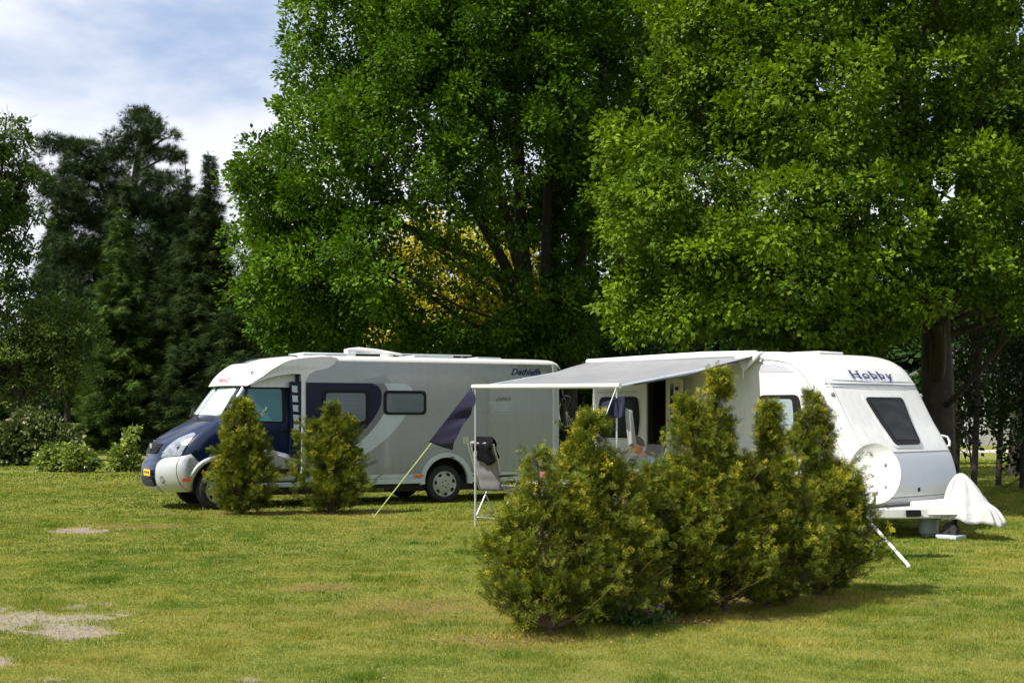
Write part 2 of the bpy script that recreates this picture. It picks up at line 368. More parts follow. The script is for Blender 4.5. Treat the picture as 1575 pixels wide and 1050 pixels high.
def panemat(name, c1, c2, axis='Z', freq=30, rough=.12, waves=.5, coat=.8):
    m, nt, b, o = newmat(name); N = nt.nodes; L = nt.links; tc = N.new('ShaderNodeTexCoord')
    w = N.new('ShaderNodeTexWave'); w.bands_direction = axis; w.inputs['Scale'].default_value = freq; w.inputs['Distortion'].default_value = waves
    L.new(tc.outputs['Object'], w.inputs['Vector']); n = N.new('ShaderNodeTexNoise'); n.inputs['Scale'].default_value = 2.2; L.new(tc.outputs['Object'], n.inputs['Vector'])
    mth = N.new('ShaderNodeMath'); mth.operation = 'MULTIPLY'; L.new(w.outputs['Fac'], mth.inputs[0]); L.new(n.outputs['Fac'], mth.inputs[1])
    x = N.new('ShaderNodeMix'); x.data_type = 'RGBA'; x.inputs[6].default_value = (*c1, 1); x.inputs[7].default_value = (*c2, 1)
    L.new(mth.outputs[0], x.inputs[0]); L.new(x.outputs[2], b.inputs['Base Color']); b.inputs['Roughness'].default_value = .5
    b.inputs['Coat Weight'].default_value = coat; b.inputs['Specular IOR Level'].default_value = .2; b.inputs['Coat Roughness'].default_value = .03; b.inputs['Coat IOR'].default_value = 1.4; return m
M_SHADE = panemat('windscreen_blind', (.34,.44,.43), (.45,.55,.53), 'Y', 9)
M_TEAL = panemat('teal_curtain', (.02,.12,.14), (.07,.25,.27), 'X', 16)
M_BLIND = panemat('slatted_blind', (.07,.09,.105), (.20,.235,.26), 'Z', 14, waves=.05)
M_BLINDG = panemat('pale_blind', (.22,.28,.30), (.27,.33,.35), 'Z', 8)
M_CURT = panemat('dark_curtain', (.006,.008,.010), (.022,.028,.03), 'X', 2, waves=6, coat=.06)
def textmesh(s, size, shear=0, bold=.0, sx=1.):
    cu = bpy.data.curves.new('t', 'FONT'); cu.body = s; cu.size = size; cu.shear = shear; cu.offset = bold; cu.resolution_u = 3
    o = bpy.data.objects.new('t', cu); COL.objects.link(o); dg = bpy.context.evaluated_depsgraph_get(); dg.update()
    me = o.evaluated_get(dg).to_mesh(); v = [(p.co.x*sx, p.co.y) for p in me.vertices]; f = [tuple(p.vertices) for p in me.polygons]
    o.evaluated_get(dg).to_mesh_clear(); bpy.data.objects.remove(o); return v, f
def lettering(name, s, fn, m, parent, size, **k):
    v, f = textmesh(s, size, **k); mb = MB(); mb.add([fn(*p) for p in v], f); o = mb.build(name, m, parent, smooth=False, fix=False); return o
def wheel(parent, c, steer=0., r=.345, w=.21, rimr=.235, out=-1, name='wheel', car=False):
    """wheel centred at c (local), axis along v; returns holder mesh tyre with rim child"""
    Mx = Matrix.Translation(c) @ Matrix.Rotation(steer, 4, 'Z') @ Matrix.Rotation(R(90)*(-out if out else 1), 4, 'X')
    # after rotation local +z of lathe -> outward (v negative when out=-1)
    t = MB(); t.lathe([(rimr-.02,-w), (r-.05,-w), (r-.012,-w+.02), (r,-w+.05), (r,-.05), (r-.012,-.018), (r-.05,0), (rimr+.005,.0), (rimr-.01,-.02), (rimr-.02,-.05)], 40, Mx)
    for k in range(0, 56):
        a = 2*math.pi*k/56; q = Matrix.Rotation(a, 4, 'Z')
        mm = Mx @ q; p = [mm @ Vector(x) for x in ((r-.004,-.012,-w+.05),(r-.004,.012,-w+.05),(r-.004,.012,-.05),(r-.004,-.012,-.05),(r+.006,-.009,-w+.055),(r+.006,.009,-w+.055),(r+.006,.009,-.055),(r+.006,-.009,-.055))]
        t.add(p, [(0,1,2,3),(4,7,6,5),(0,4,5,1),(2,6,7,3),(1,5,6,2),(3,7,4,0)])
    hold = t.build(name, M_TYRE, parent)
    rm = MB(); rm.lathe([(rimr,-.04), (rimr+.004,-.008), (rimr-.02,.002), (rimr-.04,-.012), (rimr-.08,-.004), (.11,.012), (.07,.006), (.03,.014), (.001,.016)], 36, Mx)
    rm.cur = 1; sl = rm
    for k in range(7):
        a = 2*math.pi*k/7+.3; q = Matrix.Rotation(a, 4, 'Z')
        sl.prism(roundpoly([(rimr-.075,-.030), (rimr-.03,-.034), (rimr-.03,.034), (rimr-.075,.030)], .012, 2), lambda x, y: Mx @ (q @ Vector((x, y, -.02))), lambda x, y: Mx @ (q @ Vector((x, y, .004))))
    for k in range(5):
        a = 2*math.pi*k/5; sl.lathe([(.011,0), (.011,.016)], 8, Mx @ Matrix.Translation((.06*math.cos(a), .06*math.sin(a), 0)))
    rm.build('rim', [M_RIM, M_BLACK], hold)
    return hold
def window(parent, poly, inner, surf, fm, pm, off=.022, depth=.04, dome=.0, pin=.004):
    a = MB(); a.blob(poly, surf, off, depth, 2, dome); w = a.build('window', fm, parent)
    b = MB(); b.blob(inner, surf, off+pin+dome, depth*.5, 3, 0); b.build('pane', pm, w); return w
def shrink(poly, d):
    n = len(poly); cx = sum(p[0] for p in poly)/n; cy = sum(p[1] for p in poly)/n
    return [(p[0]-d*np.sign(p[0]-cx)*min(1, abs(p[0]-cx)/.08), p[1]-d*np.sign(p[1]-cy)*min(1, abs(p[1]-cy)/.08)) for p in poly]
# ---------------------------------------------------------------- the motorhome
MH = empty('motorhome', (-5.776, 22.766, 0), R(27), 'grey and navy motorhome with a sloping cab and blinds drawn over its windscreen', 'motorhome')
side = lambda u, z: (u, 0, z)          # near side wall of the living area, faces -v
def arc(cu, cz, r, a0, a1, n=16): return [(cu+r*math.cos(R(a0+(a1-a0)*k/n)), cz+r*math.sin(R(a0+(a1-a0)*k/n))) for k in range(n+1)]
FWu, RWu, WZ = .93, 5.13, .345
out = [(2.38,.5)]+[p for p in arc(RWu, .40, .465, 168, 12)]+[(7.42,.5), (7.42,2.57), (2.38,2.57)]
for v0, v1 in ((0, .05), (2.2, 2.25)): b = MB(); b.prism(out, lambda u, z: (u, v0, z), lambda u, z: (u, v1, z)); b.build('side_wall', M_GREY, MH, ang=30)
# roof with rounded edges
rp = [(0,2.565), (.004,2.60), (.03,2.635), (.09,2.655), (.6,2.69), (1.12,2.70), (1.65,2.69), (2.16,2.655), (2.22,2.635), (2.246,2.60), (2.25,2.565)]
us = [2.3, 3.2, 5, 6.6, 7.28, 7.38, 7.46, 7.52, 7.545]; dr = [0, 0, 0, 0, 0, .012, .04, .10, .17]
b = MB(); b.grid(lambda a, c: (us[round(a*8)], rp[round(c*10)][0], rp[round(c*10)][1]-dr[round(a*8)]*(1 if 0 < round(c*10) < 10 else .9)), 8, 10)
b.build('roof', M_WHITE, MH)
pl = [(7.36,-.006), (7.45,-.004), (7.51,.03), (7.545,.1), (7.55,.25), (7.55,1.12), (7.55,2.0), (7.545,2.15), (7.51,2.22), (7.45,2.254), (7.36,2.256)]
b = MB(); zs = [.36, .42, 1.2, 2.35, 2.5, 2.58]; ins = [.04, 0, 0, 0, .02, .07]
b.grid(lambda a, c: (pl[round(c*10)][0]-ins[round(a*5)], pl[round(c*10)][1]+ (ins[round(a*5)]*.0), zs[round(a*5)]), 5, 10); b.build('rear_panel', M_TRIM, MH)
b = MB(); b.box((7.352,-.012,.4), (7.372,.02,2.57)); b.tube([(7.46,-.012,.9), (7.46,-.012,2.3)], .004, 5); b.build('corner_trim', M_WHITE, MH)
# underbody and sills
b = MB(); b.box((1.5,.25,.22), (7.3,2.0,.5)); b.box((.5,.35,.28), (1.5,1.85,.6)); b.box((2.6,.12,.26), (4.3,.3,.42)); b.box((5.9,.2,.2), (7.0,.6,.4)); b.tube([(RWu,.3,.345), (RWu,1.95,.345)], .05); b.tube([(FWu,.3,.345), (FWu,1.9,.345)], .05)
for cu, rr, v0, v1 in ((RWu, .47, .02, .5), (RWu, .47, 1.75, 2.2), (FWu, .46, .14, .5), (FWu, .46, 1.7, 2.05)):
    a_ = arc(cu, .40, rr, -5, 185, 14); k = len(a_); b.add([(p[0], v0, p[1]) for p in a_]+[(p[0], v1, p[1]) for p in a_], [(i, i+1, i+1+k, i+k) for i in range(k-1)])
    b.add([(p[0], v1 if v0 < 1 else v0, p[1]) for p in a_], [tuple(range(k))])
b.build('underbody', M_DARKM, MH, fix=False)
b = MB()
def band(r0, r1, cu, a0=186, a1=-6, n=20): return arc(cu, .40, r1, a0, a1, n)+arc(cu, .40, r0, a1, a0, n)
b.prism(band(.435, .525, RWu), lambda u, z: (u, -.022, z), lambda u, z: (u, .06, z))
for u0, u1 in ((2.40, 4.615), (5.645, 7.37)):
    b.prism([(u0,.375), (u1,.375), (u1,.47), (u0,.47)], lambda u, z: (u, -.018, z), lambda u, z: (u, .05, z))
    b.prism([(u0,.473), (u1,.473), (u1,.545), (u0,.545)], lambda u, z: (u, -.008, z), lambda u, z: (u, .05, z))
b.build('sill', M_TRIM, MH, bevel=.006)
b = MB(); b.blob(roundpoly([(4.48,.49), (4.66,.49), (4.66,.53), (4.48,.53)], .02), lambda u, z: (u, -.018, z), .012, .02, 1); b.build('side_marker_lamp', M_ORANGE, MH)
# graphics on the living area : navy field round the first window, pale sweeping bow
def curve_at(pts): return spline(pts, 6)
rt = curve_at([(3.66,2.185), (3.80,2.12), (3.855,1.98), (3.82,1.75), (3.66,1.50), (3.42,1.26), (3.1,1.07), (2.75,.95), (2.44,.90)])
navy = [(2.44,2.185)]+rt
b = MB(); b.prism(navy, lambda u, z: (u, -.004, z), lambda u, z: (u, .01, z)); b.build('navy_field', M_NAVYD, MH, smooth=False)
i_ = curve_at([(3.90,2.185), (3.96,2.10), (3.99,1.98), (3.95,1.75), (3.78,1.47), (3.52,1.20), (3.2,.99), (2.8,.84), (2.44,.78)])
o_ = curve_at([(4.30,2.185), (4.42,2.12), (4.46,2.0), (4.38,1.72), (4.18,1.42), (3.88,1.14), (3.5,.90), (3.0,.72), (2.44,.64)])
b = MB(); b.prism(i_+o_[::-1], lambda u, z: (u, -.004, z), lambda u, z: (u, .01, z)); b.build('pale_bow', M_TRIM, MH, smooth=False)
M_GREYD = mat('grey_bow', (.16,.16,.165), .35, .3, coat=.4)
b = MB(); b.prism(rt+i_[::-1], lambda u, z: (u, -.003, z), lambda u, z: (u, .01, z)); b.build('grey_bow', M_GREYD, MH, smooth=False)
# windows
w1 = roundpoly([(2.74,1.46), (3.60,1.46), (3.60,2.06), (2.74,2.06)], .09); window(MH, w1, roundpoly([(2.80,1.51), (3.54,1.51), (3.54,2.005), (2.80,2.005)], .06), lambda u, z: (u, 0, z), M_BLACK, M_BLIND)
w2 = roundpoly([(3.89,1.62), (4.72,1.62), (4.72,2.055), (3.89,2.055)], .09); window(MH, w2, roundpoly([(3.945,1.665), (4.665,1.665), (4.665,2.00), (3.945,2.00)], .06), lambda u, z: (u, 0, z), M_BLACK, M_BLIND)
b = MB(); b.blob(roundpoly([(5.46,1.08), (5.58,1.08), (5.58,1.22), (5.46,1.22)], .01), side, .006, .01, 1); b.build('service_flap', mat('flap', (.42,.43,.36), .5), MH)
b = MB(); b.blob([(3.47+.035*math.cos(a), .99+.035*math.sin(a)) for a in np.linspace(0, 2*math.pi, 17)[:-1]], side, .012, .02, 1); b.build('lock', M_BLACK, MH)
b = MB(); b.prism([(5.7,.62), (6.9,.62), (6.9,1.05), (5.7,1.05)], lambda u, z: (u, -.0015, z), lambda u, z: (u, .01, z)); b.build('locker_flap', M_GREY, MH, bevel=.004)
lettering('lettering', 'Dethleffs', lambda x, y: (6.46+x, -.004, 2.37+y-x*.005), M_INKB, MH, .17, shear=.35, bold=.005)
lettering('lettering', 'ESPRIT', lambda x, y: (6.14+x, -.004, 1.88+y), M_INK, MH, .085, shear=.4, sx=1.25)
b = MB()
for k in range(5): b.prism([(5.98+.05*k,1.85-.034*k), (6.50-.02*k,1.85-.034*k), (6.49-.02*k,1.838-.034*k), (5.99+.05*k,1.838-.034*k)], lambda u, z: (u, -.004, z), lambda u, z: (u, .005, z))
b.build('stripes', M_TRIM, MH, smooth=False)
# cab --------------------------------------------------------------
C = [(.05,.30), (-.06,.40), (-.10,.55), (-.09,.72), (-.03,.84), (.00,.98), (.06,1.10), (.20,1.22), (.46,1.38), (.70,1.50), (.78,1.55), (1.02,1.88), (1.22,2.14)]
E_ = [(.44,.33), (.30,.42), (.22,.60), (.22,.78), (.28,.90), (.34,1.02), (.42,1.14), (.54,1.26), (.73,1.39), (.90,1.49), (.99,1.54), (1.19,1.85), (1.38,2.13)]
hwz = lambda z: .98-(0 if z < 1.5 else (z-1.5)*.16)-(0 if z > .5 else (.5-z)*.2)
def ip(L, s):
    s = min(max(s, 0), len(L)-1.0001); i = int(s); t = s-i
    P = [np.array(L[max(0, min(len(L)-1, i+k))], float) for k in (-1, 0, 1, 2)]
    return .5*((2*P[1])+(P[2]-P[0])*t+(2*P[0]-5*P[1]+4*P[2]-P[3])*t*t+(3*P[1]-P[0]-3*P[2]+P[3])*t**3)
def cab(s, t):
    c = ip(C, s); e = ip(E_, s); w = abs(t)**2.6; q = c*(1-w)+e*w; lip = .045*max(0, abs(t)-.8)/.2
    return (q[0], 1.11+t*hwz(e[1]), q[1]-(lip*.3 if s > 6 else 0))
b = MB(); b.grid(lambda a, c: cab(a*12, c*2-1), 60, 40); b.build('cab_body', M_NAVY, MH, ang=60)
vs_ = lambda z: 1.11-hwz(z)
def cabside(poly, o0=0., o1=.03, dens_=.12): return poly
sidepoly = [tuple(ip(E_, s)) for s in np.linspace(12, 0, 40)]
sidepoly += arc(FWu, .40, .46, 186, -6, 18)+[(2.38,.42), (2.38,2.2), (1.44,2.2)]
def sheet(poly, m, name, parent, off=0., cuts=1, ny=False):
    """triangulated sheet on the cab flank, both flanks"""
    for sgn in ((1, -1) if not ny else (1,)):
        from mathutils.geometry import tessellate_polygon
        bm = bmesh.new(); vv = [bm.verts.new((p[0], 0, p[1])) for p in poly]
        for t in tessellate_polygon([[Vector((p[0], p[1], 0)) for p in poly]]):
            try: bm.faces.new([vv[i] for i in t])
            except ValueError: pass
        for _ in range(3):
            ed = [e for e in bm.edges if e.calc_length() > .2]
            if ed: bmesh.ops.subdivide_edges(bm, edges=ed, cuts=1); bmesh.ops.triangulate(bm, faces=[f for f in bm.faces if len(f.verts) > 3])
        bmesh.ops.recalc_face_normals(bm, faces=bm.faces)
        for v in bm.verts: v.co.y = (vs_(v.co.z)-off) if sgn > 0 else (2.22-vs_(v.co.z)+off)
        me = bpy.data.meshes.new(name); bm.to_mesh(me); bm.free(); me.materials.append(m); o = bpy.data.objects.new(name, me); COL.objects.link(o); o.parent = parent
        me.polygons.foreach_set('use_smooth', [True]*len(me.polygons))
        so = o.modifiers.new('s', 'SOLIDIFY'); so.thickness = .012; so.offset = 0
sheet(sidepoly, M_NAVY, 'cab_flank', MH)
flank = lambda u, z: (u, vs_(z), z)
# silver: bumper corners, arch flare, lower door panel
b = MB()
for sg in (1, -1):
    f = lambda s, t: cab(s, t*sg)
    b.blob(dense(roundpoly([(.15,.54), (3.7,.56), (4.25,.68), (4.15,1.0), (.0,1.0)], [.2,.5,.3,0,0]), .25), f, .016, .03, 8, sgn=sg)
    b.blob(dense([(-.0,-.02), (.95,-.02), (1.0,.5), (.0,.5)], .2), f, .02, .03, 6, sgn=sg)
b.build('bumper', M_SILV, MH, ang=50)
fl = [tuple(ip(E_, s)) for s in np.linspace(4.15, 0, 16)]+arc(FWu, .40, .452, 188, 150, 6)+[(.58,.83)]+[(.45,.96)]
sheet(fl, M_SILV, 'bumper_wrap', MH, .014)
sheet(arc(FWu, .40, .53, 160, -8, 16)+arc(FWu, .40, .45, -8, 160, 16), M_SILV, 'arch_flare', MH, .016)
sheet([(1.45,.47), (2.36,.47), (2.36,.86), (2.1,.95), (1.8,1.02), (1.40,1.0), (1.38,.8)], M_SILV, 'lower_door_panel', MH, .01)
b = MB(); b.box((1.42,.10,.36), (2.40,.2,.44)); b.build('cab_step', M_TRIM, MH, bevel=.01)
b = MB(); b.box((1.5,.105,.60), (2.34,.114,.68)); b.build('rub_strip', M_BLACK, MH)
b = MB()
for k in range(7): b.add([cab(1.15+.13*k, t) for t in np.linspace(-.45, .45, 13)]+[cab(1.21+.13*k, t) for t in np.linspace(-.45, .45, 13)], [(i, i+1, i+14, i+13) for i in range(12)])
lg = MB(); lg.blob(dense([(1.05,-.47), (2.0,-.47), (2.0,.47), (1.05,.47)], .2), cab, .012, .02, 6); lgo = lg.build('lower_grille', M_BLACK, MH)
o = b.build('grille_bars', M_DARKM, lgo, fix=False); so = o.modifiers.new('s', 'SOLIDIFY'); so.thickness = .05; so.offset = 0
g = MB(); g.blob(dense(roundpoly([(4.75,-.40), (6.25,-.44), (6.25,.44), (4.75,.40)], .2), .2), cab, .012, .02, 6); go = g.build('grille', M_BLACK, MH)
b = MB()
for k in range(4): b.tube([Vector(cab(4.95+.36*k, t))+Vector((-.022,0,0)) for t in np.linspace(-.4, .4, 15)], .011, 5)
b.build('grille_bars', M_NAVYD, go)
em = MB(); cc = Vector(cab(5.5, 0))+Vector((-.035, 0, .0))
for q in (0,): em.prism([(0,.085), (.055,0), (0,-.085), (-.055,0)], lambda a, z: cc+Vector((-.012, a, z)), lambda a, z: cc+Vector((.02, a, z)))
em.build('diamond_emblem', M_CHROME, go, smooth=False)
ei = MB(); ei.prism([(0,.04), (.024,0), (0,-.04), (-.024,0)], lambda a, z: cc+Vector((-.015, a, z)), lambda a, z: cc+Vector((-.01, a, z))); ei.build('emblem_centre', M_BLACK, go, smooth=False)
for sg in (1, -1):
    f = lambda s, t: cab(s, t*sg)
    hb = dense(roundpoly([(4.25,.58), (4.30,1.0), (5.6,1.0), (7.2,.98), (7.5,.88), (6.8,.74), (5.4,.64)], [.1,0,0,.3,.4,.8,.3]), .25)
    h = MB(); h.blob(hb, f, .02, .03, 8, dome=.02, c=(5.5,.84), sgn=sg); ho = h.build('headlight', M_LENS, MH)
    h = MB(); h.blob(dense([(4.78,.60), (4.86,1.0), (4.98,1.0), (4.9,.60)], .2), f, .032, .03, 3, sgn=sg); h.build('lamp_trim', M_CHROME, ho)
    h = MB(); Mx = Matrix.Translation(Vector(cab(5.6, .86*sg))+Vector((-.0, 0, .0))) @ Matrix.Rotation(R(-90), 4, 'Y'); h.lathe([(.085,-.02), (.085,.03), (.07,.04), (.001,.03)], 18, Mx); h.build('reflector', M_CHROME, ho)
    h = MB(); h.blob([(1.75+.34*math.cos(a), .72+.045*math.sin(a)) for a in np.linspace(0, 2*math.pi, 17)[:-1]], f, .022, .02, 2, sgn=sg); fo = h.build('fog_lamp', M_DARKM, MH)
    h = MB(); h.blob([(1.75+.26*math.cos(a), .725+.04*math.sin(a)) for a in np.linspace(0, 2*math.pi, 17)[:-1]], f, .028, .02, 2, sgn=sg); h.build('lens', M_LENS, fo)
for q in (0, 1):
    fq = (lambda u, z: (u, vs_(z)-.014, z)) if q == 0 else (lambda u, z: (u, 2.22-vs_(z)+.014, z))
    b = MB(); b.blob(roundpoly([(.30,.50), (.45,.50), (.45,.55), (.30,.55)], .02), fq, .012 if q == 0 else -.012, .02 if q == 0 else -.02, 1); b.build('indicator', M_ORANGE, MH)
pb = MB(); pc = Vector(cab(2.55, .05)); pb.box((pc.x-.03, .62, .575), (pc.x-.018, 1.10, .685)); po = pb.build('number_plate', M_YEL, MH, bevel=.004)
pb = MB()
for k, w_ in enumerate([.035, .04, .018, .035, .04, .018, .04, .035]):
    y = .66+k*.05; pb.box((pc.x-.032, y, .605), (pc.x-.0305, y+w_*.35, .66)); pb.box((pc.x-.032, y+w_*.5, .62), (pc.x-.0305, y+w_, .65))
pb.build('plate_marks', M_INK, po, smooth=False)
# windscreen
ws = dense(roundpoly([(10.12,-.95), (11.92,-.95), (11.92,.95), (10.12,.95)], .12), .2)
a = MB(); a.blob(ws, cab, .008, .02, 6); wo = a.build('windscreen', M_GLASSD, MH)
a = MB(); a.blob(dense(roundpoly([(10.25,-.91), (11.7,-.90), (11.7,-.04), (10.25,-.02)], .08), .2), cab, .013, .012, 6); a.blob(dense(roundpoly([(10.25,.02), (11.7,.0), (11.7,.90), (10.25,.91)], .08), .2), cab, .013, .012, 6); a.build('blind', M_SHADE, wo)
a = MB(); a.blob(dense([(11.45,-.1), (11.78,-.12), (11.78,.12), (11.6,.1)], .1), cab, .017, .012, 2); a.build('mirror_mount', M_BLACK, wo)
a = MB()
for t0, t1 in ((-.25, .35), (.35, .9)):
    a.tube([Vector(cab(9.95+.35*((t-t0)/(t1-t0)), t))+Vector((-.03, 0, .035)) for t in np.linspace(t0, t1, 8)], .011, 5)
a.blob(dense([(9.45,-.8), (10.02,-.8), (10.02,.8), (9.45,.8)], .2), cab, .004, .01, 4)
a.build('wipers', M_BLACK, MH)
# door glass, seams, mirror
for q in (0, 1):
    fq = (lambda u, z: (u, vs_(z), z)) if q == 0 else (lambda u, z: (u, 2.22-vs_(z), z))
    s = 1 if q == 0 else -1
    a = MB(); a.blob(dense(roundpoly([(1.03,1.50), (2.12,1.46), (2.14,2.11), (1.47,2.11)], .05), .12), fq, .008*s, .02*s, 4); wo = a.build('door_window', M_BLACK, MH)
    a = MB(); a.blob(dense(roundpoly([(1.46,1.52), (2.05,1.50), (2.06,2.07), (1.46,2.07)], .04), .1), fq, .012*s, .01*s, 4); a.build('pane', M_TEAL, wo)
    a = MB(); a.blob(dense(roundpoly([(1.14,1.56), (1.38,1.56), (1.38,2.02), (1.36,2.02)], .03), .1), fq, .012*s, .01*s, 3); a.build('quarter_pane', M_TEAL, wo)
a = MB()
for pts in ([(1.40,.55), (1.40,1.48)], [(2.17,.48), (2.17,2.1)], [(1.40,1.10), (2.17,1.06)]): a.tube([(p[0], vs_(p[1])-.001, p[1]) for p in dense(pts, .1)[:-1]][: max(2, len(dense(pts, .1))//2+1)], .004, 5)
a.build('door_seams', M_BLACK, MH)
a = MB(); a.box((2.02,.085,1.33), (2.14,.12,1.37)); a.build('door_handle', M_BLACK, MH, bevel=.008)
for v0, s in ((.10, -1), (2.12, 1)):
    a = MB(); a.tube([(1.12,v0,1.52), (1.08,v0+.12*s,1.54)], .02, 6); a.tube([(1.08,v0+.1*s,1.50), (1.06,v0+.13*s,1.60), (1.06,v0+.15*s,1.74)], [.05,.075,.05], 10, flat=1.4); mo = a.build('wing_mirror', M_BLACK, MH)
# pillar behind the cab door: navy strip with five pale shapes, white upright
for v0 in (.03, 2.1): a = MB(); a.box((2.17,v0,.9), (2.36,v0+.09,2.2)); a.build('pillar', M_NAVYD, MH)
a = MB()
for k in range(5):
    z = 2.13-.168*k; u = 2.20+.008*k
    a.prism([(u-.01,z), (u+.10,z-.01), (u+.085,z-.055), (u+.10,z-.12), (u,z-.115)], lambda uu, zz: (uu, .024, zz), lambda uu, zz: (uu, .04, zz))
a.build('pillar_marks', M_TRIM, MH, smooth=False)
for v0 in (-.012, 2.15): a = MB(); a.box((2.36,v0,.5), (2.425,v0+.112,2.2)); a.build('white_upright', M_WHITE, MH, bevel=.01)
a = MB(); a.box((2.3,.1,.45), (2.36,2.12,2.6)); a.build('bulkhead', M_DARKM, MH)
# overcab cap
C2 = [(1.10,2.13), (1.21,2.29), (1.35,2.42), (1.50,2.52), (1.67,2.585), (1.85,2.62), (2.40,2.68), (2.9,2.702)]
E2 = [(1.42,2.12), (1.52,2.19), (1.64,2.27), (1.78,2.37), (1.95,2.48), (2.15,2.57), (2.50,2.625), (2.9,2.645)]
def cap(s, t):
    c = ip(C2, s); e = ip(E2, s); w = abs(t)**3.2; q = c*(1-w)+e*w; hw = .98+.145*min(1, s/2.5); return (q[0], 1.125+t*hw, q[1])
b = MB(); b.grid(lambda a, c: cab_cap(a, c) if False else cap(a*7, c*2-1), 36, 36)
n_ = 37; base_ = [(cap(0, c*2-1)[0]+.02, cap(0, c*2-1)[1], cap(0, c*2-1)[2]-.015) for c in np.linspace(0, 1, 37)]
b.add([cap(0, c*2-1) for c in np.linspace(0, 1, 37)]+[(1.5, p[1]*.9+.11, 2.10) for p in base_], [(i, i+1, i+38, i+37) for i in range(36)])
b.build('overcab_cap', M_WHITE, MH, ang=60)
cs_ = [tuple(ip(E2, s)) for s in np.linspace(0, 7, 20)]+[(3.02,2.62), (2.97,2.52), (2.84,2.44), (2.6,2.385), (2.5,2.33), (2.43,2.2), (2.355,2.2), (2.35,2.33), (2.2,2.335), (2.0,2.315), (1.75,2.25), (1.55,2.17)]
b = MB(); b.prism(cs_, lambda u, z: (u, -.008 if u > 1.9 else -.008+(1.9-u)*.25, z), lambda u, z: (u, .16, z)); b.build('cap_side', M_WHITE, MH, ang=30)
b = MB(); b.prism(cs_, lambda u, z: (u, 2.09, z), lambda u, z: (u, 2.258 if u > 1.9 else 2.258-(1.9-u)*.25, z)); b.build('cap_side', M_WHITE, MH, ang=30)
b = MB(); b.box((1.5,.17,2.1), (2.36,2.08,2.38)); b.build('cap_recess', M_WHITE, MH)
b = MB(); b.blob(dense(roundpoly([(3.0,-.45), (5.9,-.55), (6.2,.5), (3.0,.42)], .2), .3), cap, .012, .03, 6); so_ = b.build('skylight', M_GLASSD, MH)
v, f = textmesh('Dethleffs', .11, .35, .001); mb = MB()
def fn(x, y): p = Vector(cap(.42+y/.17, -.62+x*1.15)); return p+Vector((-.012, 0, .008))
mb.add([fn(*p) for p in v], f); mb.build('red_lettering', M_REDT, MH, smooth=False, fix=False)
# roof gear
b = MB(); b.box((2.55,.5,2.69), (3.4,1.4,2.735)); b.build('roof_vent', M_TRIM, MH, bevel=.02)
b = MB(); b.tube([(3.55,.9,2.74), (3.56,.9,2.80), (3.75,.88,2.825), (4.1,.86,2.80), (4.6,.84,2.74)], [.05,.06,.055,.05,.03], 10, flat=.8); b.box((3.5,.8,2.69), (3.66,1.0,2.83)); b.lathe([(.12,2.69), (.12,2.73), (.08,2.77), (.001,2.78)], 16, Matrix.Translation((4.25, .75, 0))); b.build('roof_antenna', M_WHITE, MH, bevel=.01)
b = MB(); b.box((4.7,.5,2.685), (5.5,1.3,2.725)); b.box((6.1,.7,2.685), (6.6,1.2,2.72)); b.tube([(3.4,.35,2.73), (5.8,.35,2.73)], .012, 6); b.tube([(4.0,.35,2.68), (4.0,.35,2.73)], .01, 6); b.tube([(5.6,.35,2.68), (5.6,.35,2.73)], .01, 6); b.build('roof_rail', M_TRIM, MH, bevel=.01)
# wheels
wheel(MH, (FWu, .15, WZ), R(14)); wheel(MH, (FWu, 2.07, WZ), R(14), out=1)
wheel(MH, (RWu, .07, WZ)); wheel(MH, (RWu, 2.18, WZ), out=1)
b = MB()
for v in (.5, 1.7):
    b.tube([(7.5,v,1.1), (7.62,v,1.12), (7.62,v,2.1), (7.53,v,2.15)], .016, 6)
b.tube([(7.62,.4,1.15), (7.62,1.9,1.15)], .014, 6); b.tube([(7.62,.4,2.0), (7.62,1.9,2.0)], .014, 6)
for u in (7.72, 7.98): b.box((u-.04,.2,1.30), (u+.04,2.05,1.33))
b.tube([(7.55,.5,1.3), (8.1,.5,1.32)], .016, 6); b.tube([(7.55,1.7,1.3), (8.1,1.7,1.32)], .016, 6); b.build('bike_rack', M_DARKM, MH)
M_REDL = mat('red_lens', (.4,.01,.01), .2, coat=.5)
for v0 in (.1, 1.95): b = MB(); b.box((7.56,v0,.5), (7.6,v0+.2,.9)); b.build('tail_lamp', M_REDL, MH)
def mhw(u, v, z=0):
    c, s = math.cos(R(27)), math.sin(R(27)); return (-5.776+u*c-v*s, 22.766+u*s+v*c, z)
